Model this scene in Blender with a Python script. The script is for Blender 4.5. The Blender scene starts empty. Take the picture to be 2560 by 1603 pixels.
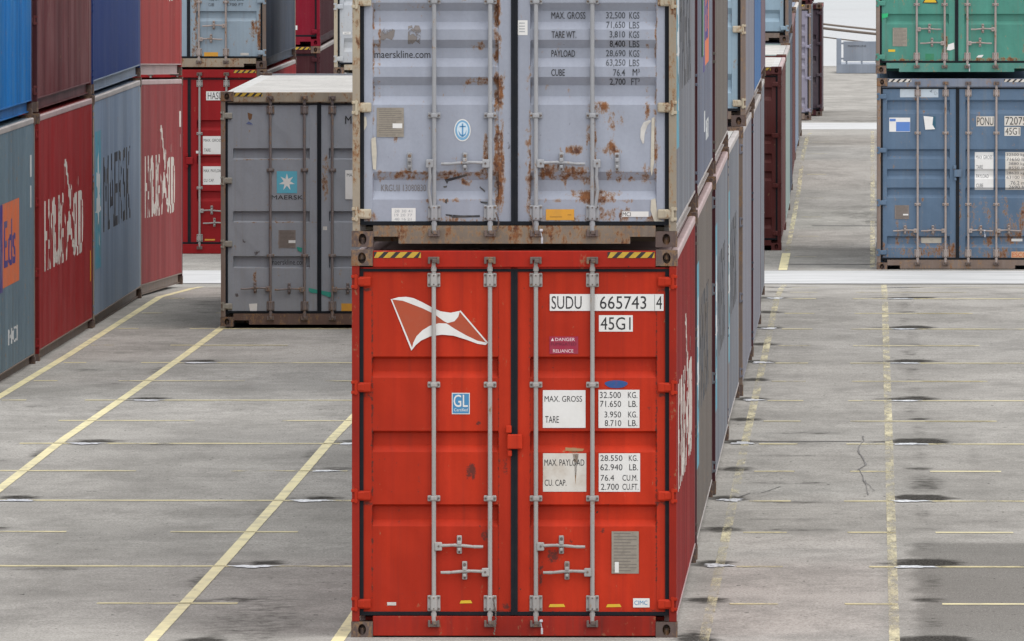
import bpy, bmesh, math, random
import numpy as np
from mathutils import Vector
R = math.radians
random.seed(7); rng = np.random.default_rng(11)
scn = bpy.context.scene
COL = scn.collection

# ------------------------------------------------------------------ materials
def new_mat(name):
    m = bpy.data.materials.new(name); m.use_nodes = True
    nt = m.node_tree; b = nt.nodes['Principled BSDF']
    return m, nt, b
def N(nt, t, **kw):
    n = nt.nodes.new(t)
    for k, v in kw.items(): setattr(n, k, v)
    return n
def L(nt, a, b): nt.links.new(a, b)
def math_n(nt, op, a, b=None, clamp=False):
    n = N(nt, 'ShaderNodeMath', operation=op, use_clamp=clamp)
    for i, v in enumerate((a, b)):
        if v is None: continue
        if isinstance(v, (int, float)): n.inputs[i].default_value = v
        else: L(nt, v, n.inputs[i])
    return n.outputs[0]
def noise(nt, vec, scale, detail=4, rough=.55):
    n = N(nt, 'ShaderNodeTexNoise'); n.inputs['Scale'].default_value = scale
    n.inputs['Detail'].default_value = detail; n.inputs['Roughness'].default_value = rough
    L(nt, vec, n.inputs['Vector']); return n.outputs['Fac']
def smooth(nt, v, a, b):
    n = N(nt, 'ShaderNodeMapRange', interpolation_type='SMOOTHSTEP')
    n.inputs['From Min'].default_value = a; n.inputs['From Max'].default_value = b
    L(nt, v, n.inputs['Value']); return n.outputs['Result']
def mapping(nt, vec, scale, loc=(0, 0, 0)):
    n = N(nt, 'ShaderNodeMapping'); n.inputs['Scale'].default_value = scale; n.inputs['Location'].default_value = loc
    L(nt, vec, n.inputs['Vector']); return n.outputs['Vector']
def mixc(nt, fac, a, b, mode='MIX'):
    n = N(nt, 'ShaderNodeMix', data_type='RGBA', blend_type=mode)
    if isinstance(fac, (int, float)): n.inputs[0].default_value = fac
    else: L(nt, fac, n.inputs[0])
    for s, v in ((n.inputs[6], a), (n.inputs[7], b)):
        if isinstance(v, tuple): s.default_value = (*v[:3], 1)
        else: L(nt, v, s)
    return n.outputs[2]
_seed = [0]
MC = {}
def srgb(r, g, b):
    f = lambda c: (c/255/12.92) if c/255 <= .04045 else ((c/255+.055)/1.055)**2.4
    return (f(r), f(g), f(b))
def paint(key, col, rust=0.25, dirt=.3, fade=.25, rough=.5, dirtcol=(.16, .13, .11), chips=.5, fadecol=None, streak=.3, spec=.12):
    """weathered steel paint: fading, dirt streaks, chips, rust from noise plus the mesh's own wear attributes"""
    if key in MC: return MC[key]
    m, nt, b = new_mat(key); _seed[0] += 1; o = _seed[0]*3.7
    tc = N(nt, 'ShaderNodeTexCoord').outputs['Object']
    v = mapping(nt, tc, (1, 1, 1), (o, o*.7, o*1.3))
    big = noise(nt, v, 1.1, 5)
    fc = fadecol or tuple(min(.9, c*.75+.14) for c in col)
    f1 = math_n(nt, 'MULTIPLY', smooth(nt, big, .38, .72), fade)
    c = mixc(nt, f1, col, fc)
    vs = mapping(nt, tc, (9, 2.6, .35), (o, 0, o))
    st = math_n(nt, 'MULTIPLY', smooth(nt, noise(nt, vs, 1.0, 5, .65), .45, .75), streak)
    c = mixc(nt, st, c, fc)
    pn = smooth(nt, noise(nt, mapping(nt, tc, (1.5, .8, .07), (o+3, o, 2)), 1.0, 4, .7), .40, .62)
    c = mixc(nt, math_n(nt, 'MULTIPLY', pn, min(1, streak*.9)), c, tuple(x*.45 for x in col))
    vs2 = mapping(nt, tc, (13, 3.4, .28), (o+9, 4, o))
    d1 = math_n(nt, 'MULTIPLY', smooth(nt, noise(nt, vs2, 1.0, 6, .7), .5, .8), dirt)
    c = mixc(nt, d1, c, dirtcol)
    fine = noise(nt, v, 34, 6, .7)
    c = mixc(nt, math_n(nt, 'MULTIPLY', smooth(nt, fine, .35, .7), .12), c, tuple(x*.55 for x in col))
    ch = math_n(nt, 'MULTIPLY', smooth(nt, noise(nt, v, 22, 3, .5), .735, .77), chips)
    c = mixc(nt, ch, c, (.055, .03, .024))
    # scuffs and rust placed on the mesh
    sc = N(nt, 'ShaderNodeAttribute', attribute_name='scuff').outputs['Fac']
    scm = smooth(nt, math_n(nt, 'ADD', math_n(nt, 'MULTIPLY', sc, 1.0), math_n(nt, 'SUBTRACT', math_n(nt, 'MULTIPLY', noise(nt, v, 26, 7, .75), 1.8), .65)), .70, .95)
    c = mixc(nt, math_n(nt, 'MULTIPLY', scm, .8), c, (.05, .03, .026))
    ra = N(nt, 'ShaderNodeAttribute', attribute_name='rust').outputs['Fac']
    rn = math_n(nt, 'ADD', math_n(nt, 'MULTIPLY', noise(nt, mapping(nt, tc, (1, 1, .32), (o, o*.7, o*1.3)), 11, 9, .7), .6), math_n(nt, 'MULTIPLY', noise(nt, mapping(nt, tc, (1, 1, .7), (o+3, o, o)), 34, 5, .7), .4))
    rs = math_n(nt, 'ADD', math_n(nt, 'ADD', math_n(nt, 'MULTIPLY', rn, 2.4), -.75), math_n(nt, 'MULTIPLY', ra, .5))
    rm = smooth(nt, rs, .72-.26*rust, .95-.26*rust)
    halo = smooth(nt, rs, .64-.26*rust, .80-.26*rust)
    c = mixc(nt, math_n(nt, 'MULTIPLY', halo, .6), c, (.30, .19, .10))
    rc = mixc(nt, smooth(nt, noise(nt, v, 18, 5, .6), .4, .65), (.20, .085, .038), (.085, .042, .032))
    rc = mixc(nt, smooth(nt, noise(nt, v, 60, 3, .6), .55, .7), rc, (.26, .125, .05))
    c = mixc(nt, rm, c, rc)
    L(nt, c, b.inputs['Base Color'])
    rr = math_n(nt, 'ADD', rough, math_n(nt, 'MULTIPLY', rm, .35))
    rr = math_n(nt, 'ADD', rr, math_n(nt, 'MULTIPLY', math_n(nt, 'SUBTRACT', big, .5), .25), True)
    L(nt, rr, b.inputs['Roughness'])
    b.inputs['Specular IOR Level'].default_value = spec
    bp = N(nt, 'ShaderNodeBump'); bp.inputs['Strength'].default_value = .35; bp.inputs['Distance'].default_value = .004
    hgt = math_n(nt, 'ADD', math_n(nt, 'MULTIPLY', noise(nt, v, 4, 3), 2.0), math_n(nt, 'MULTIPLY', rm, noise(nt, v, 45, 4)))
    L(nt, hgt, bp.inputs['Height']); L(nt, bp.outputs[0], b.inputs['Normal'])
    MC[key] = m; return m
def flat(key, col, rough=.6, dirt=.25, dirtcol=(.2, .17, .14), scale=14, metal=0, spec=.4):
    if key in MC: return MC[key]
    m, nt, b = new_mat(key); _seed[0] += 1; o = _seed[0]*2.3
    tc = N(nt, 'ShaderNodeTexCoord').outputs['Object']
    v = mapping(nt, tc, (1, 1, 1), (o, o, o))
    c = mixc(nt, math_n(nt, 'MULTIPLY', smooth(nt, noise(nt, v, scale, 6, .65), .42, .8), dirt), col, dirtcol)
    c = mixc(nt, math_n(nt, 'MULTIPLY', noise(nt, v, scale*6, 3), .25), c, tuple(x*.7 for x in col))
    L(nt, c, b.inputs['Base Color']); b.inputs['Roughness'].default_value = rough
    b.inputs['Metallic'].default_value = metal; b.inputs['Specular IOR Level'].default_value = spec
    MC[key] = m; return m
def worn(key, col, wear=.3, rough=.6, scale=9, ys=1, soft=1., amax=1.):
    """thin paint that has flaked away in places"""
    if key in MC: return MC[key]
    m, nt, b = new_mat(key); _seed[0] += 1; o = _seed[0]*2.9
    tc = N(nt, 'ShaderNodeTexCoord').outputs['Object']; v = mapping(nt, tc, (1, ys, 1), (o, o, o))
    n1 = math_n(nt, 'ADD', math_n(nt, 'MULTIPLY', noise(nt, v, scale, 8, .72), .75), math_n(nt, 'MULTIPLY', noise(nt, v, .9, 3), .35))
    mid_ = .82-.39*wear; al = math_n(nt, 'MULTIPLY', amax, math_n(nt, 'SUBTRACT', 1.0, smooth(nt, n1, mid_-(.04+.03*wear)*soft, mid_+(.04+.03*wear)*soft)))
    at = N(nt, 'ShaderNodeAttribute', attribute_name='edge').outputs['Fac']
    al = math_n(nt, 'MULTIPLY', al, math_n(nt, 'SUBTRACT', 1.0, smooth(nt, math_n(nt, 'ADD', at, math_n(nt, 'MULTIPLY', noise(nt, v, 14, 5), .6)), .95, 1.2)))
    c = mixc(nt, math_n(nt, 'MULTIPLY', smooth(nt, noise(nt, v, scale*.6, 6), .4, .75), .45), col, (.22, .2, .17))
    L(nt, c, b.inputs['Base Color']); b.inputs['Roughness'].default_value = rough
    L(nt, al, b.inputs['Alpha'])
    MC[key] = m; return m

# ------------------------------------------------------------------ mesh helpers
class MB:
    def __init__(s): s.v = []; s.f = []; s.m = []
    def add(s, verts, faces, mi=0):
        o = len(s.v); s.v += [tuple(p) for p in verts]
        s.f += [tuple(i+o for i in f) for f in faces]; s.m += [mi]*len(faces)
    def box(s, x0, x1, y0, y1, z0, z1, mi=0, bev=0):
        if bev > 0:
            b = min(bev, (x1-x0)*.45, (y1-y0)*.45, (z1-z0)*.45)
            bm = bmesh.new(); bmesh.ops.create_cube(bm, size=1)
            for q in bm.verts:
                q.co = Vector(((x0+x1)/2+q.co.x*(x1-x0), (y0+y1)/2+q.co.y*(y1-y0), (z0+z1)/2+q.co.z*(z1-z0)))
            bmesh.ops.bevel(bm, geom=list(bm.edges), offset=b, segments=2, affect='EDGES', profile=.5)
            bm.verts.index_update()
            s.add([q.co[:] for q in bm.verts], [[q.index for q in f.verts] for f in bm.faces], mi); bm.free(); return
        v = [(x, y, z) for z in (z0, z1) for y in (y0, y1) for x in (x0, x1)]
        s.add(v, [(0, 2, 3, 1), (4, 5, 7, 6), (0, 1, 5, 4), (2, 6, 7, 3), (0, 4, 6, 2), (1, 3, 7, 5)], mi)
    def cyl(s, p, q, r, n=10, mi=0, r2=None):
        p = Vector(p); q = Vector(q); d = (q-p).normalized()
        a = d.orthogonal().normalized(); c = d.cross(a); r2 = r if r2 is None else r2
        vs = []
        for k in range(n):
            t = 2*math.pi*k/n; u = a*math.cos(t)+c*math.sin(t)
            vs.append(p+u*r); vs.append(q+u*r2)
        fs = [(2*k, 2*((k+1) % n), 2*((k+1) % n)+1, 2*k+1) for k in range(n)]
        fs.append(tuple(2*k for k in reversed(range(n)))); fs.append(tuple(2*k+1 for k in range(n)))
        s.add(vs, fs, mi)
    def mesh(s, name, nm=1, smooth_angle=None):
        me = bpy.data.meshes.new(name); me.from_pydata(s.v, [], s.f)
        for _ in range(nm): me.materials.append(None)
        if nm > 1: me.polygons.foreach_set('material_index', s.m)
        me.update()
        return me
def setattr_f(me, name, arr):
    a = me.attributes.new(name, 'FLOAT', 'POINT'); a.data.foreach_set('value', np.asarray(arr, dtype=np.float32))
def put(name, me, mats, parent=None, label=None):
    o = bpy.data.objects.new(name, me); COL.objects.link(o)
    if parent is not None: o.parent = parent
    for i, m in enumerate(mats):
        o.material_slots[i].link = 'OBJECT'; o.material_slots[i].material = m
    if label: o['label'] = label
    return o
def fresh(name, me, mats, **props):
    o = put(name, me, mats)
    for k, v in props.items(): o[k] = v
    return o

# text -> flat polygons fitted into a box (u0..u1, v0..v1)
TC = {}
def text_polys(txt, bold=0.0):
    k = (txt, bold)
    if k in TC: return TC[k]
    cu = bpy.data.curves.new('t', 'FONT'); cu.body = txt; cu.size = 1; cu.resolution_u = 3; cu.offset = 0 if 'M' in txt or 'm' in txt else min(bold, .006)
    ob = bpy.data.objects.new('t', cu); COL.objects.link(ob)
    dg = bpy.context.evaluated_depsgraph_get(); dg.update()
    me = bpy.data.meshes.new_from_object(ob.evaluated_get(dg))
    vs = [(v.co.x, v.co.y) for v in me.vertices]; fs = [tuple(p.vertices) for p in me.polygons]
    bpy.data.objects.remove(ob); bpy.data.curves.remove(cu); bpy.data.meshes.remove(me)
    TC[k] = (vs, fs); return TC[k]
def text_fit(txt, u0, u1, v0, v1, bold=0.0):
    vs, fs = text_polys(txt, bold)
    if not vs: return [], []
    xs = [p[0] for p in vs]; ys = [p[1] for p in vs]
    ax, bx, ay, by = min(xs), max(xs), min(ys), max(ys)
    return [(u0+(x-ax)/(bx-ax)*(u1-u0), v0+(y-ay)/(by-ay)*(v1-v0)) for x, y in vs], fs
def rect2(u0, u1, v0, v1): return [(u0, v0), (u1, v0), (u1, v1), (u0, v1)], [(0, 1, 2, 3)]
def poly2(pts): return list(pts), [tuple(range(len(pts)))]

# ------------------------------------------------------------------ container geometry (origin: front bottom centre, doors face -Y)
W, H, LEN = 2.438, 2.896, 12.192
HW = W/2
PER = .2785
def corr_folds():
    out = [.11]
    y = .14
    while y+PER < LEN-.12:
        out += [y, y+.034, y+.104, y+.176]; y += PER
    out += [y, LEN-.11]
    return out
FOLDS = corr_folds()
def corr(y):
    if y < .14: return 0.
    t = (y-.14) % PER; k = int((y-.14)/PER)
    if .14+(k+1)*PER > LEN-.12+1e-6: return 0.
    if t < .034: return -.036*t/.034
    if t < .104: return -.036
    if t < .176: return -.036*(1-(t-.104)/.072)
    return 0.
SIDE_X = HW-.010
MESH = {}
def cached(key, fn):
    if key not in MESH: MESH[key] = fn()
    return MESH[key]
def side_panel_mesh(sgn):
    mb = MB(); vs = []
    zs = [.165, .9, 1.6, 2.3, 2.80]
    for y in FOLDS:
        for z in zs: vs.append((sgn*(SIDE_X+corr(y)), y, z))
    nz = len(zs); fs = []
    for i in range(len(FOLDS)-1):
        for j in range(nz-1):
            a, b = i*nz+j, (i+1)*nz+j
            fs.append((a, b, b+1, a+1) if sgn > 0 else (a, a+1, b+1, b))
    mb.add(vs, fs); return mb.mesh('side_panel')
def casting_mesh(sx, sy, sz):
    # hollow-looking corner casting with oval apertures on its end, side and outer horizontal faces
    mb = MB(); w, d, h = .162, .178, .118
    x0, x1 = (HW-w, HW) if sx > 0 else (-HW, -HW+w)
    y0, y1 = (0, d) if sy < 0 else (LEN-d, LEN)
    z0, z1 = (0, h) if sz < 0 else (H-h, H)
    def aper(c, u, v, n, hu, hv, au, av):
        c = Vector(c); u = Vector(u); v = Vector(v); n = Vector(n); K = 16
        ring = []; outer = []
        for k in range(K):
            t = 2*math.pi*(k+.5)/K; ct, st = math.cos(t), math.sin(t)
            ring.append(c+u*(au*ct)+v*(av*st))
            m = max(abs(ct), abs(st)); outer.append(c+u*(hu*ct/m)+v*(hv*st/m))
        inner = [p-n*.07 for p in ring]
        vs = ring+outer+inner
        fs = []
        for k in range(K):
            j = (k+1) % K
            fs.append((K+k, K+j, j, k)); fs.append((k, j, 2*K+j, 2*K+k))
        fs.append(tuple(2*K+k for k in range(K)))
        mb.add(vs, fs)
        # corners of the rectangle
        for sx_, sy_ in ((1, 1), (-1, 1), (-1, -1), (1, -1)):
            k = [(1, 1), (-1, 1), (-1, -1), (1, -1)].index((sx_, sy_))
            a = outer[(4*k+1) % K]; b_ = outer[(4*k+2) % K]
            mb.add([a, c+u*hu*sx_+v*hv*sy_, b_], [(0, 1, 2)])
    cx, cy, cz = (x0+x1)/2, (y0+y1)/2, (z0+z1)/2
    aper((cx, y0 if sy < 0 else y1, cz), (1, 0, 0), (0, 0, 1), (0, sy, 0), w/2, h/2, .030, .042)
    aper((x1 if sx > 0 else x0, cy, cz), (0, 1, 0), (0, 0, 1), (sx, 0, 0), d/2, h/2, .038, .030)
    aper((cx, cy, z0 if sz < 0 else z1), (1, 0, 0), (0, 1, 0), (0, 0, sz), w/2, d/2, .031, .058)
    # plain inner faces
    xi = x0 if sx > 0 else x1; yi = y1 if sy < 0 else y0; zi = z1 if sz < 0 else z0
    mb.add([(xi, y0, z0), (xi, y1, z0), (xi, y1, z1), (xi, y0, z1)], [(0, 1, 2, 3)])
    mb.add([(x0, yi, z0), (x1, yi, z0), (x1, yi, z1), (x0, yi, z1)], [(0, 1, 2, 3)])
    mb.add([(x0, y0, zi), (x1, y0, zi), (x1, y1, zi), (x0, y1, zi)], [(0, 1, 2, 3)])
    return mb.mesh('corner_casting')
def post_mesh(sx, sy):
    mb = MB(); x0, x1 = (HW-.062, HW-.006) if sx > 0 else (-HW+.006, -HW+.062)
    y0, y1 = (.006, .11) if sy < 0 else (LEN-.11, LEN-.006)
    mb.box(x0, x1, y0, y1, .118, H-.118, 0, .004); return mb.mesh('corner_post')
def top_rail_mesh(sx):
    mb = MB(); x0, x1 = (HW-.066, HW-.006) if sx > 0 else (-HW+.006, -HW+.066)
    mb.box(x0, x1, .178, LEN-.178, H-.098, H-.03, 0, .012); return mb.mesh('top_side_rail')
def bottom_rail_mesh(sx):
    mb = MB()
    def bx(a, b, z0, z1):
        x0, x1 = (a, b) if sx > 0 else (-b, -a)
        mb.box(x0, x1, .178, LEN-.178, z0, z1)
    bx(HW-.10, HW-.004, .150, .164)       # lit top flange
    bx(HW-.10, HW-.062, .030, .1495)      # web set back
    bx(HW-.10, HW-.040, .018, .0295)      # lower lip
    return mb.mesh('bottom_side_rail')
def roof_mesh():
    mb = MB(); x = HW-.067; prof = []
    y = .02
    prof.append((y, 0)); y = .30
    while y < LEN-.45:
        prof += [(y, 0), (y+.03, -.018), (y+.10, -.018), (y+.13, 0)]; y += .209
    prof.append((LEN-.02, 0))
    xs = [-x, -x+.10, -x+.13, x-.13, x-.10, x]; vs = []
    for (yy, d) in prof:
        for i, xx in enumerate(xs): vs.append((xx, yy, H-.034+(d if 2 <= i <= 3 else 0)))
    n = len(xs)
    fs = [(i*n+j, i*n+j+1, (i+1)*n+j+1, (i+1)*n+j) for i in range(len(prof)-1) for j in range(n-1)]
    mb.add(vs, fs); return mb.mesh('roof')
def end_wall_mesh():
    mb = MB(); xs = [-HW+.062]; x = -HW+.12
    ds = [0]
    while x+.22 < HW-.1:
        xs += [x, x+.045, x+.11, x+.155]; ds += [0, -.04, -.04, 0]; x += .22
    xs.append(HW-.062); ds.append(0); vs = []
    for xx, d in zip(xs, ds): vs += [(xx, LEN-.02+d, .118), (xx, LEN-.02+d, H-.10)]
    mb.add(vs, [(2*i, 2*i+1, 2*i+3, 2*i+2) for i in range(len(xs)-1)]); 
    mb.box(-HW+.162, HW-.162, LEN-.09, LEN-.006, H-.10, H-.012); mb.box(-HW+.162, HW-.162, LEN-.09, LEN-.006, .02, .117)
    return mb.mesh('end_wall')
def floor_mesh():
    mb = MB(); mb.box(-HW+.101, HW-.101, .18, LEN-.1, .12, .148)
    for k in range(12): mb.box(-HW+.101, HW-.101, .5+k*1.0, .58+k*1.0, .03, .119)
    return mb.mesh('underframe')
def header_mesh():
    mb = MB(); mb.box(-HW+.162, HW-.162, .004, .12, H-.128, H-.006, 0, .006)
    mb.box(-HW+.062, HW-.062, .03, .12, H-.140, H-.1285); return mb.mesh('door_header')
def sill_mesh(notch):
    mb = MB()
    if notch:
        mb.box(-HW+.162, HW-.162, .004, .11, .078, .160); mb.box(-HW+.352, HW-.352, .004, .11, .026, .0779)
    else: mb.box(-HW+.162, HW-.162, .004, .11, .012, .160, 0, .005)
    return mb.mesh('door_sill')
# ---- doors.  recess = list of (z_top, z_bottom, steep_top, slope_bottom)
DZ0, DZ1 = .176, 2.756
LX0, LX1 = -HW+.068, -.024          # left leaf
PX0, PX1 = -HW+.155, -.118          # left panel
STY = {
 'three': [(2.10, 1.94, .018, .050), (1.545, 1.385, .018, .050), (.995, .83, .018, .050)],
 'grid': [(2.20, 2.06, .014, .018), (1.425, 1.285, .014, .018), (.870, .72, .014, .018)],
 'many': [(2.39, 2.19, .060, .057), (2.11, 1.91, .060, .057), (1.830, 1.629, .062, .057), (1.552, 1.350, .063, .063), (1.274, 1.065, .064, .063), (.564, .355, .064, .063)],
 'five': [(2.57, 2.36, .03, .06), (1.83, 1.68, .03, .05), (1.53, 1.38, .03, .05), (1.25, 1.09, .03, .05), (.52, .34, .03, .06)],
 'low': [(2.25, 2.08, .018, .05), (1.55, 1.38, .018, .05), (.90, .74, .018, .05)],
}
def rec(style, z):
    for (a, b, st, sl) in STY[style]:
        if b <= z <= a:
            return .046*min(1, (a-z)/st, (z-b)/sl)
    return 0.
def door_y(style, x, z):
    ax = -abs(x)
    if ax < PX0 or ax > PX1: return .040
    m = min(1, (ax-PX0)/.008, (PX1-ax)/.008)
    return .044+rec(style, z)*m
def door_mesh(style, side, hero=None):
    zs = {DZ0, DZ1}
    for (a, b, st, sl) in STY[style]: zs |= {a, a-st, b, b+sl}
    xs = {LX0, PX0-.0005, PX0, PX0+.008, PX1-.008, PX1, PX1+.0005, LX1}
    stp = .016 if hero else .4
    zs = sorted(zs); xs = sorted(xs)
    def fill(l):
        o = []
        for a, b in zip(l, l[1:]):
            n = max(1, int((b-a)/stp)); o += [a+(b-a)*k/n for k in range(n)]
        return o+[l[-1]]
    zs, xs = fill(zs), fill(xs); vs = []
    if side > 0: xs = [-x for x in reversed(xs)]
    for x in xs:
        for z in zs:
            dn = 0 if not hero else .0035*max(0, math.sin(x*7.3+z*2.1+1)+math.sin(z*5.7-x*3.9)+.6*math.sin(x*19+z*13))
            vs.append((x, door_y(style, x, z)+dn, z))
    nz = len(zs)
    fs = [(i*nz+j, (i+1)*nz+j, (i+1)*nz+j+1, i*nz+j+1) for i in range(len(xs)-1) for j in range(nz-1)]
    mb = MB(); mb.add(vs, fs); n0 = len(vs)
    # leaf edges
    a, b = xs[0], xs[-1]
    mb.box(a, b, .0405, .09, DZ1-.002, DZ1+.001); mb.box(a, b, .0405, .09, DZ0-.001, DZ0+.002)
    mb.box(a-.001, a+.002, .0405, .09, DZ0, DZ1); mb.box(b-.002, b+.001, .0405, .09, DZ0, DZ1)
    me = mb.mesh('door')
    if hero:
        P = np.array(mb.v); x = P[:, 0]+HW; z = P[:, 2]
        for nm in ('rust', 'scuff'):
            val = np.zeros(len(P))
            for (x0, x1, z0, z1, s) in hero.get(nm, []):
                cx, cz, rx, rz = (x0+x1)/2, (z0+z1)/2, (x1-x0)/2, (z1-z0)/2
                q = np.maximum(np.abs(x-cx)/rx, np.abs(z-cz)/rz)*.5+.5*np.sqrt(((x-cx)/rx)**2+((z-cz)/rz)**2)
                val = np.maximum(val, (s+(.12 if nm == 'rust' else 0))*np.clip(1.75-q*1.1, 0, 1))
            setattr_f(me, nm, val)
    return me
def gasket_mesh(side):
    mb = MB(); y0, y1 = .030, .075
    g = .011
    xo0, xo1 = -HW+.0625, -HW+.0675+g*0+.022
    xi0, xi1 = -.0255, -.0035
    def bx(a, b, z0, z1, dy=0):
        (a, b) = (a, b) if side < 0 else (-b, -a)
        mb.box(a, b, y0+dy, y1, z0, z1)
    bx(-HW+.0625, -HW+.092, DZ0-.010, DZ1+.012)
    bx(-.0255, -.0005, DZ0-.010, DZ1+.012)
    bx(-HW+.0925, -.026, DZ1-.022, DZ1+.010, .002); bx(-HW+.0925, -.026, DZ0-.012, DZ0+.016, .002)
    return mb.mesh('door_gasket')
def bar_mesh(x, guides, broad=True):
    mb = MB(); y = .022
    mb.cyl((x, y, .125), (x, y, 2.80), .0165, 12)
    def bracket(z0, z1, w):
        mb.box(x-w/2, x+w/2, .026, .0435, z0, z1, 0, .006)
        mb.box(x-.024, x+.024, -.002, .0275, z0+.004, z1-.004, 0, .009)
        for sx in (-1, 1):
            for zz in ((z0+z1)/2,) if z1-z0 < .07 else (z0+.018, z1-.018):
                mb.cyl((x+sx*w*.38, .027, zz), (x+sx*w*.38, .019, zz), .008, 8, 1)
        if z1-z0 > .07:
            for zz in (z0+.02, z1-.02): mb.cyl((x, -.001, zz), (x, -.004, zz), .006, 6, 1)
    bracket(2.62, 2.725, .096); bracket(.195, .315, .096)
    for z in guides: bracket(z-.022, z+.022, .094)
    # cam ends and keepers on header and sill
    for (zc, s) in ((2.80, 1), (.125, -1)):
        mb.cyl((x, .018, zc-s*.06), (x, .018, zc+s*.02), .021, 10)
        mb.box(x-.012, x+.034, -.028, .012, min(zc, zc+s*.03), max(zc, zc+s*.03), 1, .006)
        mb.box(x-.040, x+.040, -.020, .0035, zc+s*.034-.012, zc+s*.034+.012, 1, .005)
        for sx in (-1, 1): mb.box(x+sx*.034-.009, x+sx*.034+.009, -.034, .0035, zc+s*.02-.026, zc+s*.02+.026, 1, .005)
    return mb.mesh('locking_bar', 2)
def handle_mesh(x, d, z, hang=False):
    """swing handle hinged on the bar at x pointing in direction d, with its catch plate"""
    mb = MB(); xc = x+d*.19
    mb.box(min(x+d*.006, x+d*.062), max(x+d*.006, x+d*.062), -.004, .030, z-.034, z+.030, 0, .008)
    mb.cyl((x+d*.036, -.004, z), (x+d*.036, -.009, z), .008, 8, 1)
    if not hang:
        pts = [(x+d*.055, z+.004), (x+d*.15, z+.008), (x+d*.22, z+.004), (x+d*.30, z-.004), (x+d*.368, z-.004)]
        for (a, za), (b, zb) in zip(pts, pts[1:]):
            mb.cyl((a, .004, za), (b, .004, zb), .0125, 8, 0, .0105)
    else:
        pts = [(x+d*.036, z-.01), (x+d*.030, z-.10), (x+d*.040, z-.20), (x+d*.022, z-.335)]
        for (a, za), (b, zb) in zip(pts, pts[1:]):
            mb.cyl((a, .006, za), (b, .010, zb), .0135, 8, 0, .0115)
    if hang: return mb.mesh('door_handle', 2)
    catch_into(mb, xc, z); return mb.mesh('door_handle', 2)
def catch_into(mb, xc, z):
    mb.box(xc-.019, xc+.019, .028, .0435, z-.058, z+.080, 0, .014)
    mb.cyl((xc, .028, z+.055), (xc, .020, z+.055), .012, 10, 1)
    mb.box(xc-.015, xc+.015, -.012, .030, z+.010, z+.040, 0, .007)
    mb.box(xc-.012, xc+.012, -.010, .030, z-.036, z-.012, 0, .006)
    mb.cyl((xc, .0285, z-.046), (xc, .024, z-.046), .007, 8, 1)
def catch_mesh(xc, z):
    mb = MB(); catch_into(mb, xc, z); return mb.mesh('handle_catch', 2)
def hinge_mesh(sx, z):
    mb = MB(); x0 = HW-.008
    def bx(a, b, y0, y1, z0, z1, bev):
        (a, b) = (a, b) if sx > 0 else (-b, -a)
        mb.box(a, b, y0, y1, z0, z1, 0, bev)
    bx(HW-.148, HW-.055, .004, .039, z-.037, z+.037, .012)
    bx(HW-.100, HW-.040, .000, .034, z-.030, z+.030, .010)
    bx(HW-.050, HW-.001, -.006, .0055, z-.050, z-.026, .004); bx(HW-.050, HW-.001, -.006, .0055, z+.026, z+.050, .004)
    mb.cyl((sx*(HW-.035), .002, z-.055), (sx*(HW-.035), .002, z+.055), .011, 10)
    return mb.mesh('hinge')

def conform(polys, cuts, axis, fn, name):
    """polys: list of ((verts2d, faces), material index).  Splits at cuts along axis (0=u,1=v) and lifts with fn(u,v)->3D"""
    bm = bmesh.new()
    for (vs, fs), mi in polys:
        bv = [bm.verts.new((u, v, mi)) for u, v in vs]
        for f in fs:
            try:
                g = bm.faces.new([bv[i] for i in f]); g.material_index = mi
            except ValueError: pass
    us = [v.co[axis] for v in bm.verts]; lo, hi = min(us), max(us)
    no = Vector((1, 0, 0)) if axis == 0 else Vector((0, 1, 0))
    for c in cuts:
        if lo+1e-4 < c < hi-1e-4:
            co = Vector((c, 0, 0)) if axis == 0 else Vector((0, c, 0))
            bmesh.ops.bisect_plane(bm, geom=list(bm.verts)+list(bm.edges)+list(bm.faces), plane_co=co, plane_no=no, dist=1e-5)
    for v in bm.verts:
        v.co = Vector(fn(v.co.x, v.co.y, round(v.co.z)))
    me = bpy.data.meshes.new(name); bm.to_mesh(me); bm.free(); me.update()
    nm = max(p[1] for p in polys)+1
    for _ in range(nm): me.materials.append(None)
    return me

# ------------------------------------------------------------------ common materials
gasket_m = flat('rubber_gasket', (.010, .012, .016), .7, .3, (.035, .030, .028), 9, 0, .15)
white_m = flat('white_vinyl', (.70, .69, .67), .5, .22, (.42, .36, .28), 5)
white_dirty = flat('white_vinyl_dirty', (.60, .57, .52), .6, .7, (.34, .24, .15), 4)
black_m = flat('black_lettering', (.018, .018, .020), .5, .1)
greyink = flat('grey_lettering', (.05, .055, .065), .55, .25, (.2, .21, .24), 20)
yellow_m = flat('hazard_yellow', (.50, .32, .03), .5, .45, (.12, .09, .05), 20)
orange_m = flat('orange_vinyl', (.62, .30, .03), .5, .3, (.3, .17, .06), 8)
plate_m = flat('data_plate', (.30, .265, .22), .45, .6, (.12, .10, .08), 25, .3)
plate_brown = flat('brown_data_plate', (.20, .165, .145), .55, .5, (.09, .07, .06), 30)
teal_m = flat('teal_emblem', (.10, .40, .52), .5, .15)
blue_m = flat('blue_vinyl', (.05, .22, .42), .5, .15)
bluesm = flat('blue_smear', (.02, .075, .24), .6, .4, (.25, .02, .015), 12)
crim_m = flat('crimson_vinyl', (.30, .012, .045), .5, .3)
pinkink = flat('pink_lettering', (.75, .55, .58), .5, .2)
darkcrim = flat('dark_crimson_lettering', (.13, .01, .03), .5, .2)
flagfill = flat('flag_orange_brown', (.38, .060, .020), .5, .15)
green_tape = flat('green_tape', (.02, .26, .20), .4, .2)
yel_tape = flat('yellow_tape', (.65, .42, .02), .5, .2)
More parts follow.
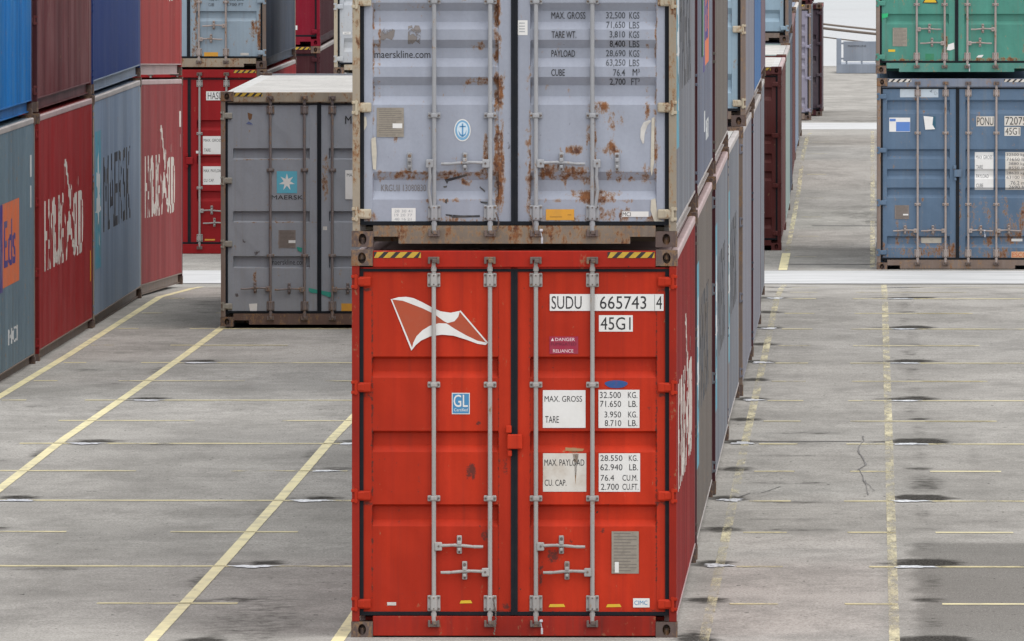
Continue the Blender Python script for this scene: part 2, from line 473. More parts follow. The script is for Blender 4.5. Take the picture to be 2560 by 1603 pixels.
galv = paint('galvanised_bar', (.36, .345, .33), rust=.06, dirt=.65, fade=.3, rough=.42, chips=.25)
bolt_m = paint('dark_bolt', (.13, .10, .09), rust=.6, dirt=.5, chips=.4)
bar_grey = paint('grey_painted_bar', (.33, .335, .35), rust=.12, dirt=.6, fade=.3, rough=.45, chips=.3)
bar_rusty = paint('rusty_bar', (.20, .17, .165), rust=.5, dirt=.6, fade=.3, chips=.5)
bar_pale = paint('pale_rusty_bar', (.34, .29, .27), rust=.4, dirt=.5, fade=.3)
rustcast = paint('rusty_casting', (.10, .065, .055), rust=.75, dirt=.5, fade=.3, chips=.7)
letter_white = worn('worn_white_lettering', (.55, .51, .46), .42, .6, 5)
letter_black = worn('worn_black_lettering', (.030, .032, .042), .22, .6, 5)
letter_teal = worn('worn_teal_emblem', (.075, .27, .36), .22, .6, 5)
letter_pale = worn('worn_pale_emblem', (.55, .56, .56), .2, .6, 5)
letter_orange = worn('worn_orange_panel', (.60, .135, .045), .1, .6, 5)
letter_purple = worn('worn_purple_lettering', (.05, .035, .18), .1, .6, 5)
letter_green = worn('worn_green_emblem', (.05, .16, .07), .1, .6, 5)
ghost = worn('ghost_scribble', (.17, .15, .145), .55, .7, 22)
rubble = worn('rubbed_white', (.55, .53, .50), .3, .7, 16)
tan_m = paint('pale_post', (.42, .36, .27), rust=.35, dirt=.4, fade=.3)

# ------------------------------------------------------------------ container builder
GUIDES = {'three': (1.89, 1.04), 'grid': (1.93, .875), 'many': (1.84, .985), 'five': (2.07, .995), 'low': (1.89, 1.04)}
def wx(x): return x-HW      # from-left coordinate to local x
HINGE_Z = {'three': (2.66, 1.87, 1.06, .25), 'grid': (2.60, 1.80, 1.02, .25), 'many': (2.62, 1.84, 1.045, .247), 'five': (2.62, 1.81, 1.02, .27), 'low': (2.66, 1.87, 1.06, .25)}
HANDLES = {'three': [(0, .683, False), (1, .49, False), (2, .683, False), (3, .49, False)],
           'grid': [(0, .47, 'L'), (1, .46, False), (2, .46, False), (3, .46, 'R')],
           'many': [(0, .627, 'hang'), (1, .627, False), (2, .627, False), (3, .627, 'hang')],
           'five': [(0, .60, 'L'), (1, .60, False), (2, .60, False), (3, .60, 'R')],
           'low': [(0, .67, False), (1, .46, False), (2, .46, 'R2'), (3, .67, 'L2')]}
BARX = (.618, 1.038, 1.381, 1.803)
def container(spec):
    XL = spec['xl']; Y = spec['y']; z0, z1 = spec['z']
    e = bpy.data.objects.new('shipping_container', None); COL.objects.link(e)
    e.empty_display_size = .5
    e.location = (XL+HW, Y, z0); e.rotation_euler = (math.atan2(z1-z0, LEN), 0, spec.get('yaw', 0))
    e['label'] = spec['label']; e['category'] = 'shipping container'; e['group'] = spec.get('group', 'shipping containers stacked in the yard')
    P = spec['paint']; S = spec.get('style', 'three')
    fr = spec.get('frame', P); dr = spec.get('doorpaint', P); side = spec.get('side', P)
    bar = spec.get('bar', galv); cast = spec.get('cast', rustcast); sill = spec.get('sill', fr); hinge = spec.get('hinge', P)
    roofm = spec.get('roof', side)
    for sx in (-1, 1):
        for sy in (-1, 1):
            for sz in (-1, 1):
                put('corner_casting', cached(('cast', sx, sy, sz), lambda: casting_mesh(sx, sy, sz)), [cast], e)
            put('corner_post', cached(('post', sx, sy), lambda: post_mesh(sx, sy)), [spec.get('post', fr) if sy < 0 else spec.get('rearpost', fr)], e)
        put('top_side_rail', cached(('tr', sx), lambda: top_rail_mesh(sx)), [spec.get('toprail', side)], e)
        put('bottom_side_rail', cached(('br', sx), lambda: bottom_rail_mesh(sx)), [spec.get('botrail', side)], e)
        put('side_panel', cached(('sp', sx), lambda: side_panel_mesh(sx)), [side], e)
    put('roof', cached('roof', roof_mesh), [roofm], e)
    put('end_wall', cached('ew', end_wall_mesh), [P], e)
    put('underframe', cached('fl', floor_mesh), [fr], e)
    put('door_header', cached('hd', header_mesh), [fr], e)
    put('door_sill', cached(('sill', spec.get('notch', False)), lambda: sill_mesh(spec.get('notch', False))), [sill], e)
    if spec.get('hazard'):
        hz = hazard_parts(spec['hazard'], e)
    doors = []
    for side_ in (-1, 1):
        hero = spec.get('hero')
        dm = door_mesh(S, side_, hero) if hero else cached(('door', S, side_), lambda: door_mesh(S, side_))
        d = put('door', dm, [dr], e); doors.append(d)
        put('door_gasket', cached(('gk', side_), lambda: gasket_mesh(side_)), [spec.get('gasket', gasket_m)], d)
        for zz in HINGE_Z[S]:
            put('hinge', cached(('hg', S, side_, zz), lambda: hinge_mesh(side_, zz)), [hinge], d)
        for k in ((0, 1) if side_ < 0 else (2, 3)):
            put('locking_bar', cached(('bar', S, k), lambda: bar_mesh(wx(BARX[k]), GUIDES[S])), [bar, bolt_m], d)
        for (k, zz, md) in HANDLES[S]:
            if (k < 2) != (side_ < 0): continue
            dirn = (1, -1, 1, -1)[k]
            if md in ('L', 'L2') : dirn = -1
            if md in ('R', 'R2'): dirn = 1
            if S == 'many' and k == 0: dirn = -1
            if S == 'many' and k == 3: dirn = 1
            put('door_handle', cached(('hn', S, k, zz), lambda: handle_mesh(wx(BARX[k]), dirn, zz, md == 'hang')), [bar, bolt_m], d)
            if md == 'hang': put('handle_catch', cached(('ct', S, k, zz), lambda: catch_mesh(wx(BARX[k])+dirn*.185+(-.0 if k == 0 else 0), zz)), [bar, bolt_m], d)
    if S in ('three', 'five'):
        mb = MB(); mb.box(-.052, .060, -.012, .038, 1.41, 1.52, 0, .008); mb.box(-.062, -.020, -.004, .034, 1.53, 1.585, 0, .006)
        mb.box(-.050, -.018, .0, .034, 1.355, 1.40, 0, .006)
        put('lock_box', cached(('lb', S), lambda: mb.mesh('lock_box')), [hinge], doors[0])
    spec['e'] = e; spec['doors'] = doors; spec['S'] = S
    return e
def hazard_parts(cols, e):
    for s in (-1, 1):
        x0, x1 = (wx(.171), wx(.522)) if s < 0 else (wx(1.916), wx(2.267))
        polys = [(rect2(x0, x1, 2.838, 2.882), 0)]; w = .052; x = x0-.02
        while x < x1:
            q = [(max(x0, min(x1, x)), 2.838), (max(x0, min(x1, x+w)), 2.838), (max(x0, min(x1, x+w+.044)), 2.882), (max(x0, min(x1, x+.044)), 2.882)]
            if q[1][0]-q[0][0] > .005 or q[2][0]-q[3][0] > .005: polys.append((poly2(q), 1))
            x += .088
        me = conform(polys, [], 0, lambda u, v, m: (u, .0015-.0015*m, v), 'hazard_stripe')
        put('hazard_stripe', me, [black_m, cols], e)
def door_mark(spec, name, polys, mats, side=None, label=None):
    """polys in from-left x, z ; conformed to the door sheet; material order = layer order"""
    S = spec['S']; cuts = []
    for (a, b, st, sl) in STY[S]: cuts += [a, a-st, b+sl, b]
    allx = [u for (p, f), m in polys for u, v in p]
    sd = side if side is not None else (0 if sum(allx)/len(allx) < HW else 1)
    fl_ = [abs(wx(u)) > -PX0 or abs(wx(u)) < -PX1 for u in allx]
    if any(fl_) and not all(fl_): fy = lambda u, v: .040          # lies across the raised leaf frame
    else: fy = lambda u, v: door_y(S, wx(u), v)
    me = conform(polys, cuts, 1, lambda u, v, m: (wx(u), fy(u, v)-.0025-.0012*m, v), name)
    return put(name, me, mats, spec['doors'][sd], label)
def side_mark(spec, name, polys, mats, label=None):
    me = conform(polys, FOLDS, 0, lambda u, v, m: (SIDE_X+corr(u)+.002+.002*m, u, v), name)
    return put(name, me, mats, spec['e'], label)
def T(t, x0, x1, z0, z1, b=.0): return text_fit(t, x0, x1, z0, z1, b)

FLAG_PX = dict(
 body=[(318,508),(370,494),(420,491),(470,500),(530,528),(590,560),(650,588),(720,598),(782,585),(968,800),(955,814),(900,806),(820,777),(740,752),(660,745),(580,757),(520,785),(485,815),(457,850)],
 s1=[(318,508),(370,494),(420,491),(470,500),(530,528),(590,560),(650,588),(720,598),(782,585),(770,625),(745,655),(700,667),(675,655),(630,622),(590,597),(530,568),(470,545),(400,518),(350,512)],
 s2=[(457,850),(468,800),(490,755),(530,715),(580,685),(640,668),(692,670),(740,702),(820,748),(900,786),(968,800),(955,814),(900,806),(820,777),(740,752),(660,745),(580,757),(520,785),(485,815)],
 l1=[(316,506),(326,510),(462,838),(455,852)], l2=[(778,588),(786,582),(970,797),(962,802)])
def flag(x0, z0, w, h):
    out = []
    for k, mi in (('body', 0), ('s1', 1), ('s2', 1), ('l1', 1), ('l2', 1)):
        out.append((poly2([(x0+(a-318)/650*w, z0+h-(b-491)/360*h) for a, b in reversed(FLAG_PX[k])]), mi))
    return out
def hamburg_side(spec):
    side_mark(spec, 'side_lettering', [(T('HAMBURG', 1.4, 5.5, 1.02, 1.86, .012), 0)], [letter_white])
    side_mark(spec, 'side_lettering', [(T('SÜD', 7.75, 9.9, 1.02, 1.98, .012), 0)], [letter_white])
    f = [(p, 0) for p, m in flag(5.6, .95, 2.3, 1.3) if m == 1]
    side_mark(spec, 'side_emblem', f, [letter_white])
    if spec in (C3, CU3): side_mark(spec, 'side_code', [(rect2(11.35, 11.75, 2.2, 2.42), 0), (rect2(11.5, 11.7, 1.92, 2.1), 0)], [letter_white])
    if spec is C1: side_mark(spec, 'side_code', [(rect2(11.55, 11.75, .62, 1.0), 0)], [orange_m])
STAR = []
for k in range(14):
    r_ = .5 if k % 2 == 0 else .2; t_ = math.pi/2+k*math.pi/7; STAR.append((r_*math.cos(t_), r_*math.sin(t_)))
def maersk_side(spec):
    side_mark(spec, 'side_emblem', [(rect2(.45, 1.9, .72, 2.43), 0), (poly2([(1.175+a*1.25, 1.58+b*1.35) for a, b in STAR]), 1)], [letter_teal, letter_pale])
    side_mark(spec, 'side_lettering', [(T('MAERSK', 2.5, 9.4, 1.12, 2.08, .02), 0)], [letter_black])
def express_side(spec):
    side_mark(spec, 'side_emblem', [(rect2(3.4, 4.3, 1.2, 1.8), 3), (rect2(4.3, 4.7, 1.2, 1.75), 2), (rect2(4.7, 5.8, 1.05, 2.02), 1), (rect2(5.8, 9.0, 1.09, 2.02), 0), (T('Eds', 6.0, 8.3, 1.3, 1.82, .03), 1)],
              [letter_orange, letter_purple, letter_pale, letter_green])
    side_mark(spec, 'side_lettering', [(T('MCI', 6.9, 8.7, .42, .60, .03), 0)], [letter_pale])
    side_mark(spec, 'side_code', [(rect2(11.2, 11.6, 2.2, 2.45), 0), (rect2(11.3, 11.5, 1.85, 2.1), 0)], [letter_pale])

# ------------------------------------------------------------------ colours
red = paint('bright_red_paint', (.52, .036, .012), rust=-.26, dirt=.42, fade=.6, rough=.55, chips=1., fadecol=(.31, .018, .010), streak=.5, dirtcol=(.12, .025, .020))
redframe = paint('grimy_red_frame', (.36, .020, .010), rust=.05, dirt=.6, fade=.4, chips=1., fadecol=(.22, .02, .015), dirtcol=(.08, .025, .02), streak=.4)
redsill = paint('grimy_red_sill', (.36, .024, .012), rust=.10, dirt=.8, fade=.7, chips=1., fadecol=(.13, .016, .016), dirtcol=(.06, .03, .025), streak=.5)
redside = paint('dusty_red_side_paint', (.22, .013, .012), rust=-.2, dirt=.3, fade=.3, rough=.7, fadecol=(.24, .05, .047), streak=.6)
hred = paint('dull_red_paint', (.29, .013, .016), rust=-.3, dirt=.15, fade=.2, rough=.5, fadecol=(.30, .03, .03))
cred = paint('brick_red_side_paint', (.28, .020, .021), rust=-.2, dirt=.2, fade=.3, fadecol=(.32, .08, .08), streak=.4)
cred2 = paint('faded_rose_side_paint', (.24, .025, .027), rust=-.15, dirt=.2, fade=.45, fadecol=(.28, .08, .08), streak=.45)
cred3 = paint('warm_red_side_paint', (.29, .025, .023), rust=-.2, dirt=.2, fade=.35, fadecol=(.31, .065, .06), streak=.4)
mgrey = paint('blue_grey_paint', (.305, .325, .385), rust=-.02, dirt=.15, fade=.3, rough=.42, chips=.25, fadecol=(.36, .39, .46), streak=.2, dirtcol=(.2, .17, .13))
mframe = paint('rusty_tan_frame', (.30, .255, .20), rust=.8, dirt=.5, fade=.5, fadecol=(.42, .36, .26))
usill = paint('rusty_cream_sill', (.17, .135, .11), rust=1.0, dirt=.8, fade=.5, fadecol=(.33, .28, .21), chips=.8)
mhinge = paint('cream_rust_hinge', (.44, .38, .28), rust=.85, dirt=.4, fade=.3)
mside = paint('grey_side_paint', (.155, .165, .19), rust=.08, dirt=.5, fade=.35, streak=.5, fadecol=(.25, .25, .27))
mside2 = paint('pale_blue_side_paint', (.20, .255, .34), rust=.04, dirt=.4, fade=.4, streak=.35, fadecol=(.31, .36, .42), dirtcol=(.2, .2, .2))
tanside = paint('tan_grey_side_paint', (.13, .11, .095), rust=.12, dirt=.5, fade=.4, streak=.5, fadecol=(.19, .165, .15))
slate = paint('slate_blue_side_paint', (.12, .135, .185), rust=.05, dirt=.4, fade=.4, streak=.5)
ggrey = paint('mid_grey_paint', (.27, .285, .315), rust=-.06, dirt=.35, fade=.25, rough=.5, chips=.3, streak=.15, dirtcol=(.22, .19, .16))
groof = paint('sky_sheen_roof_paint', (.52, .50, .46), rust=-.1, dirt=.45, fade=.3, rough=.4, spec=.4)  # grey roofs made pale: grazing sky sheen painted into the base colour
teal_blue = paint('blue_teal_grey_side', (.135, .19, .23), rust=.14, dirt=.5, fade=.35, streak=.4, fadecol=(.2, .26, .29), dirtcol=(.09, .1, .1))
brightblue = paint('bright_blue_side', (.006, .155, .46), rust=.02, dirt=.25, fade=.4, streak=.5, fadecol=(.08, .23, .43), dirtcol=(.12, .2, .3))
maroon = paint('maroon_side', (.12, .030, .032), rust=-.1, dirt=.2, fade=.55, streak=.6, fadecol=(.22, .105, .105))
maroon2 = paint('brown_maroon_paint', (.095, .022, .020), rust=-.05, dirt=.3, fade=.4, fadecol=(.16, .065, .065))
navy = paint('navy_side', (.013, .034, .145), rust=-.3, dirt=.08, fade=.3, streak=.2, fadecol=(.03, .06, .19))
dblue = paint('grey_blue_rusty_paint', (.275, .345, .415), rust=.10, dirt=.3, fade=.3, chips=.5, fadecol=(.36, .43, .47))
darkslate = paint('dark_slate_side', (.055, .068, .095), rust=-.05, dirt=.3, fade=.4, streak=.5, fadecol=(.11, .13, .17))
crimson = paint('crimson_paint', (.19, .007, .020), rust=-.3, dirt=.15, fade=.3, fadecol=(.24, .04, .06))
dmaroon = paint('dark_maroon_side', (.055, .014, .018), rust=-.2, dirt=.2, fade=.4, fadecol=(.10, .04, .045))
offwhite = paint('off_white_rusty_paint', (.40, .42, .45), rust=.16, dirt=.4, fade=.4, fadecol=(.44, .42, .37))
blue2 = paint('steel_blue_paint', (.095, .145, .215), rust=.0, dirt=.35, fade=.3, chips=.4, fadecol=(.15, .22, .31), streak=.2, dirtcol=(.2, .19, .17))
blue2f = paint('steel_blue_frame', (.16, .19, .25), rust=.35, dirt=.5, fade=.5, fadecol=(.3, .29, .28))
green = paint('sea_green_paint', (.075, .235, .185), rust=.04, dirt=.45, fade=.25, chips=.4, fadecol=(.10, .36, .28), streak=.2)
greenf = paint('green_rusty_frame', (.07, .22, .18), rust=.3, dirt=.5, fade=.4)
lblue = paint('light_blue_paint', (.27, .37, .45), rust=.02, dirt=.25, fade=.3, chips=.5)
blue3 = paint('mid_blue_side', (.03, .12, .29), rust=-.1, dirt=.3, fade=.3, streak=.3)
lilac = paint('lilac_grey_side', (.18, .178, .21), rust=.02, dirt=.4, fade=.4, streak=.5)
purple = paint('dull_purple_side', (.13, .085, .11), rust=0., dirt=.4, fade=.4)
pgreen = paint('pale_green_side', (.26, .33, .31), rust=.05, dirt=.4, fade=.4, streak=.4)
lilacfr = paint('lilac_grey_front', (.25, .235, .30), rust=.1, dirt=.4, fade=.4)
plum = paint('plum_front', (.07, .05, .065), rust=0., dirt=.4, fade=.4)
railpale = paint('dusty_pale_rail', (.40, .36, .34), rust=.1, dirt=.4, fade=.4)
railpink = paint('dusty_pink_rail', (.42, .30, .29), rust=.0, dirt=.4, fade=.4)
railrust = paint('rusty_bottom_rail', (.19, .14, .115), rust=.5, dirt=.5, fade=.4)

GA = 'containers of the long right-hand row'
GC = 'containers stacked along the left edge'
GB = 'containers stacked in the far bay'
def xl(xr): return xr-W
S = {}
def add(key, **sp):
    S[key] = sp; container(sp); return sp
# --- long right-hand row, ground tier
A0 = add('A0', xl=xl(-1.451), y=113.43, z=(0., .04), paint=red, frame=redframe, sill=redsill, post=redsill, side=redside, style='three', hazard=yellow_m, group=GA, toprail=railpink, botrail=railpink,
    roof=railpink, label='bright red container with white flag emblem on its doors, front of the row', rearpost=dmaroon,
    hero={'scuff': [(.145, .165, .18, 2.74, .62), (1.094, 1.112, .18, 2.74, .55), (1.326, 1.344, .18, 2.74, .55), (2.272, 2.294, .18, 2.74, .62), (.2, 1.1, 2.735, 2.756, .6), (1.33, 2.3, 2.735, 2.756, .6), (.2, 1.1, .335, .35, .38), (1.33, 2.3, .335, .35, .38), (.06, .16, 2.58, 2.62, .6), (2.28, 2.38, 2.58, 2.62, .6), (.06, .16, 1.79, 1.83, .6), (2.28, 2.38, 1.79, 1.83, .6), (.06, .16, .98, 1.02, .6), (2.28, 2.38, .98, 1.02, .6), (.62, .66, .2, .34, .5), (1.02, 1.06, .2, .42, .5), (1.37, 1.41, .2, .36, .5), (1.79, 1.83, .2, .4, .5), (.86, .93, 1.18, 1.30, .75), (.32, .35, 1.27, 1.31, .6), (.34, .37, .82, .99, .5), (.97, 1.06, .72, .81, .65), (1.46, 1.56, .56, .66, .7), (1.40, 1.44, .36, .56, .6),
             (1.86, 1.90, .78, .82, .7), (.60, .64, .49, .56, .6), (1.05, 1.075, 1.50, 1.56, .4), (.93, .97, 1.58, 1.62, .7), (2.2, 2.24, 1.7, 1.74, .5), (.49, .53, .95, 1.38, .38), (.19, .22, .2, 2.3, .33),
             (.05, .12, .17, .30, .5), (1.12, 1.18, 1.2, 1.35, .5), (1.10, 1.2, .17, .26, .55), (2.1, 2.38, .17, .22, .5), (.3, .5, .28, .34, .36), (.22, 2.2, .17, .20, .5), (1.63, 1.66, .7, .74, .6), (1.88, 1.93, .98, 1.0, .5)],
          'rust': [(.30, .52, .20, .27, .35), (1.02, 1.10, .16, .24, .5), (1.58, 1.75, 1.375, 1.42, .6)]})
A1 = add('A1', post=dmaroon, xl=xl(-1.445), y=126.0, z=(.045, .09), paint=tanside, frame=mframe, group=GA, toprail=railpink, roof=railpink, botrail=railpale, rearpost=dmaroon, bar=bar_rusty,
    label='tan grey container directly behind the bright red one, flaked teal emblem on its side')
A2 = add('A2', post=dmaroon, xl=xl(-1.42), y=138.5, z=(.10, .165), paint=mside, group=GA, frame=mframe, toprail=railpink, roof=railpink, botrail=railpale, rearpost=dmaroon, bar=bar_rusty,
    label='blue grey container third from the front in the lower right-hand row')
A3 = add('A3', xl=xl(-1.42), y=151.0, z=(.17, .185), paint=mside, group=GA, frame=mframe, toprail=railpale, roof=groof, botrail=railpale, rearpost=railrust, bar=bar_rusty,
    label='grey container with bare pale roof and nothing stacked on it in the right-hand row')
A4 = add('A4', post=railrust, xl=xl(-1.385), y=163.6, z=(.185, .21), paint=lilac, group=GA, frame=railrust, toprail=railpale, rearpost=dmaroon, bar=bar_rusty,
    label='lilac grey container under the light blue one with cream hinges')
A5 = add('A5', xl=xl(-1.376), y=176.9, z=(.21, .255), paint=darkslate, side=lilac, group=GA, frame=dmaroon, post=dmaroon, toprail=railpale, rearpost=dmaroon, bar=bar_rusty,
    label='dark fronted container under the deep blue one, jutting out of the right-hand row')
A6 = add('A6', xl=xl(-1.42), y=189.4, z=(.26, .30), paint=tanside, side=mside, group=GA, frame=dmaroon, toprail=railpale, rearpost=dmaroon, bar=bar_rusty,
    label='pale grey container at the far lower end of the right-hand row by the drain')
# --- long right-hand row, upper tier
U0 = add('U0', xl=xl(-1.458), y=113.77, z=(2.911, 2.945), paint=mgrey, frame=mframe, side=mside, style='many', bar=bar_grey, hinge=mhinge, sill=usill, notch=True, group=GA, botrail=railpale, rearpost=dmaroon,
    label='rusty blue grey container on top of the bright red one, weights lettered on its door',
    hero={'rust': [(1.065, 1.135, .36, .86, .86), (1.065, 1.12, 1.38, 1.62, .80), (1.065, 1.13, 1.04, 1.30, .86), (1.06, 1.115, 1.62, 1.95, .84), (.99, 1.04, .62, .86, .6), (1.07, 1.09, .18, 2.4, .55), (1.325, 1.345, .2, 1.3, .62), (1.79, 1.83, .34, .95, .55), (.155, .17, .2, 2.4, .5), (2.262, 2.285, .2, 2.3, .55), (.62, .64, .36, .6, .4), (2.02, 2.035, .30, .56, .45), (1.60, 1.612, .36, .56, .5), (1.66, 1.675, .2, .4, .5),
                   (1.30, 1.345, .30, .98, .45), (1.30, 1.35, 1.17, 1.30, .4), (1.38, 1.75, .505, .60, .62), (1.36, 1.60, .55, .62, .55), (1.66, 2.03, .33, .42, .78), (1.62, 1.75, .36, .43, .7), (1.70, 1.78, .46, .54, .5),
                   (1.76, 1.92, 1.00, 1.09, .58), (1.90, 2.05, .88, 1.00, .5), (1.75, 1.80, .75, .95, .45), (1.55, 1.75, .70, .76, .5), (1.80, 1.98, .70, .76, .5), (1.95, 2.02, .70, .74, .55), (1.85, 2.12, .18, .30, .62), (1.42, 1.9, .18, .25, .5),
                   (.70, 1.05, .18, .23, .58), (.58, .66, .18, .30, .5), (.19, 1.0, .50, .57, .46), (.56, 1.0, .52, .56, .5), (.40, .46, .50, .58, .5), (.19, .22, .50, .58, .6), (2.16, 2.25, .48, .62, .5), (1.90, 2.2, .49, .57, .44), (1.92, 1.99, .70, .78, .6),
                   (.55, 1.02, .335, .36, .5), (1.30, 2.2, .33, .36, .46), (.90, 1.06, 1.48, 1.54, .46), (.85, 1.06, 1.21, 1.27, .46), (.195, .215, 1.1, 1.9, .5), (2.20, 2.23, .9, 1.9, .4),
                   (.31, .35, .78, .90, .55), (.325, .338, .66, .8, .42), (.06, .2, .18, .26, .6), (2.2, 2.38, .17, .24, .62), (2.33, 2.38, .2, .6, .5), (.80, .92, .46, .52, .5), (1.0, 1.06, 1.29, 1.31, .3), (1.94, 2.0, .55, .58, .5)],
          'scuff': [(1.16, 1.20, .6, 1.05, .42), (1.36, 1.42, .7, 1.0, .36), (1.07, 1.12, .85, 1.0, .42)]})
U1 = add('U1', post=dmaroon, xl=xl(-1.442), y=126.1, z=(2.96, 3.01), paint=slate, group=GA, botrail=railpale, frame=mframe, rearpost=dmaroon, bar=bar_rusty,
    label='slate blue container with orange side panel, second in the upper right-hand row')
U2 = add('U2', post=dmaroon, xl=xl(-1.425), y=138.6, z=(3.02, 3.075), paint=tanside, group=GA, botrail=railpale, frame=mframe, rearpost=dmaroon, bar=bar_rusty,
    label='plain streaky tan grey container, third in the upper tier of the right-hand row')
U3 = add('U3', xl=xl(-1.355), y=163.8, z=(3.085, 3.11), paint=lblue, side=lilac, frame=railrust, hinge=tan_m, style='many', group=GA, notch=True, botrail=railrust, rearpost=dmaroon, bar=bar_rusty,
    label='light blue container with cream rusty hinges, upper tier of the right-hand row')
U4 = add('U4', xl=xl(-1.372), y=177.0, z=(3.11, 3.155), paint=blue3, group=GA, botrail=railpale, rearpost=purple, bar=bar_rusty, label='deep blue container in the upper tier far along the right-hand row')
U5 = add('U5', xl=xl(-1.41), y=189.5, z=(3.16, 3.20), paint=purple, group=GA, bar=bar_rusty, label='dull purple container last in the upper tier of the right-hand row')
# --- left edge stack
cx = xl(-9.60)
C0 = add('C0', xl=cx, y=162.1, z=(.11, .165), paint=teal_blue, group=GC, botrail=railrust, toprail=railpale, rearpost=railrust, label='blue grey container with an orange panel, lower tier at the left picture edge')
C1 = add('C1', xl=cx, y=175.1, z=(.17, .22), paint=cred, group=GC, botrail=railrust, toprail=railpink, post=redside, rearpost=dmaroon, label='deep red container with big white lettering under the maroon one')
C2 = add('C2', xl=cx, y=187.5, z=(.225, .30), paint=mside2, group=GC, botrail=railrust, toprail=railpale, post=mframe, rearpost=mframe, label='pale blue grey container with teal emblem and black lettering under the navy one')
C3 = add('C3', xl=cx-.02, y=199.9, z=(.30, .17), paint=cred2, group=GC, botrail=railrust, toprail=railpink, rearpost=dmaroon, label='faded rose red container with white lettering, far end of the lower left stack')
cu = xl(-9.63)
CU0 = add('CU0', xl=cu, y=162.1, z=(3.02, 3.075), paint=brightblue, group=GC, rearpost=dmaroon, label='bright blue container in the upper tier at the left picture edge')
CU1 = add('CU1', xl=cu+.01, y=175.1, z=(3.08, 3.13), paint=maroon, group=GC, post=dmaroon, label='maroon container between the bright blue and the navy one')
CU2 = add('CU2', xl=cu+.02, y=187.5, z=(3.135, 3.21), paint=navy, group=GC, botrail=mside2, label='navy blue container in the upper tier of the left stack')
CU3 = add('CU3', xl=cu+.0, y=199.9, z=(3.215, 3.085), paint=cred3, group=GC, botrail=railpink, label='warm red container at the far end of the upper left stack')
# --- single grey container in the empty row
G0 = add('G0', xl=-8.03, y=187.2, z=(.27, .37), paint=ggrey, frame=mframe, hinge=paint('grey_rust_hinge', (.30, .28, .24), rust=.3), post=railrust, sill=paint('rusty_dark_sill', (.12, .075, .06), rust=.5, dirt=.5), style='grid', bar=bar_rusty, roof=groof, toprail=groof, hazard=yellow_m, notch=True,
    group='containers standing apart', label='mid grey container standing alone with teal star emblem and sky-bright roof',
    hero={'rust': [(1.26, 1.33, 1.55, 2.05, .5), (.19, .22, 2.0, 2.55, .35), (.2, 1.1, 2.055, 2.075, .45), (.2, 1.1, 1.28, 1.30, .42), (.40, .45, .5, .7, .6), (.2, 1.1, .715, .73, .35), (1.29, 1.32, 2.4, 2.6, .45)],
          'scuff': [(.26, .31, 1.03, 1.08, .55), (.4, .5, .86, .95, .5), (.17, .22, .36, .42, .7)]})
# --- far bay
D0 = add('D0', xl=xl(-9.456), y=237.5, z=(0., .06), paint=hred, style='three', hazard=yellow_m, group=GB, toprail=railpale, label='dull red container with white weight labels half hidden behind the lone grey one')
D1 = add('D1', xl=xl(-9.47), y=237.6, z=(2.905, 2.97), paint=dblue, side=darkslate, frame=mframe, style='low', bar=bar_pale, notch=True, group=GB, botrail=darkslate, post=railrust, label='rusty pale blue container on the dull red one with dark slate side',
    hero={'rust': [(1.27, 1.36, .14, .75, .55), (1.26, 1.36, .9, 1.2, .6), (2.2, 2.38, .5, .75, .55), (2.3, 2.38, .2, 1.0, .6), (1.3, 1.34, .17, 1.2, .4)], 'scuff': []})
E0 = add('E0', xl=xl(-9.55), y=263.0, z=(.12, .25), paint=dmaroon, style='three', hazard=yellow_m, group=GB, toprail=railpale, label='dark maroon container under the crimson one behind the lone grey one')
E1 = add('E1', xl=xl(-9.55), y=263.0, z=(3.02, 3.15), paint=crimson, side=dmaroon, style='three', group=GB, notch=True, botrail=dmaroon, cast=crimson, label='crimson container with yellow placard behind the lone grey one')
F0 = add('F0', xl=-8.21, y=231.7, z=(-.03, .0), paint=offwhite, frame=mframe, style='many', group=GB, label='off-white rusty container hidden behind the lone grey one, lower of its stack')
F1 = add('F1', xl=-8.21, y=231.7, z=(2.87, 2.90), paint=offwhite, frame=tan_m, post=tan_m, hinge=offwhite, style='many', bar=bar_pale, notch=True, group=GB, label='off-white rusty container with cream post, seen left of the rusty blue grey door')
# --- right of the lane
K0 = add('K0', xl=.07, y=229.0, z=(-.04, .0), paint=blue2, frame=blue2f, style='five', bar=bar_pale, hazard=white_dirty, notch=True, group=GB, post=railrust, sill=railrust, label='steel blue container under the sea green one, right of the lane',
    hero={'rust': [(.5, .8, 2.61, 2.75, .72), (.1, 2.3, .18, .40, .42), (.3, 1.0, .4, .62, .35), (1.4, 2.3, .4, 1.0, .3), (.55, .62, 2.55, 2.62, .5), (1.60, 1.75, .34, .58, .58), (1.95, 2.2, .38, .62, .7), (1.90, 2.25, .55, .72, .5), (2.1, 2.3, .6, 1.0, .5), (1.84, 1.9, .9, 1.3, .4), (.28, .34, .36, .80, .55), (.44, .5, .4, .8, .5), (.2, 1.1, .2, .36, .42), (.06, .14, .2, .4, .55), (1.2, 2.3, .18, .34, .4), (.34, .37, 1.68, 1.72, .7), (.60, .63, 1.70, 1.75, .7), (.68, .72, 1.04, 1.1, .75), (.7, .74, 2.36, 2.4, .6), (1.5, 1.56, 2.28, 2.40, .5), (1.2, 1.28, .2, 2.0, .3)], 'scuff': [(1.22, 1.28, 1.1, 1.3, .5)]})
K1 = add('K1', xl=.055, y=229.05, z=(2.925, 2.96), paint=green, frame=greenf, style='low', bar=bar_pale, notch=True, group=GB, post=railrust, label='sea green container stacked on the steel blue one, right of the lane',
    hero={'rust': [(.1, 1.15, .18, .22, .5), (1.3, 2.3, .18, .24, .55), (1.0, 1.1, .25, .6, .3), (2.2, 2.35, .3, .5, .4)], 'scuff': [(1.0, 1.06, .3, .62, .5)]})
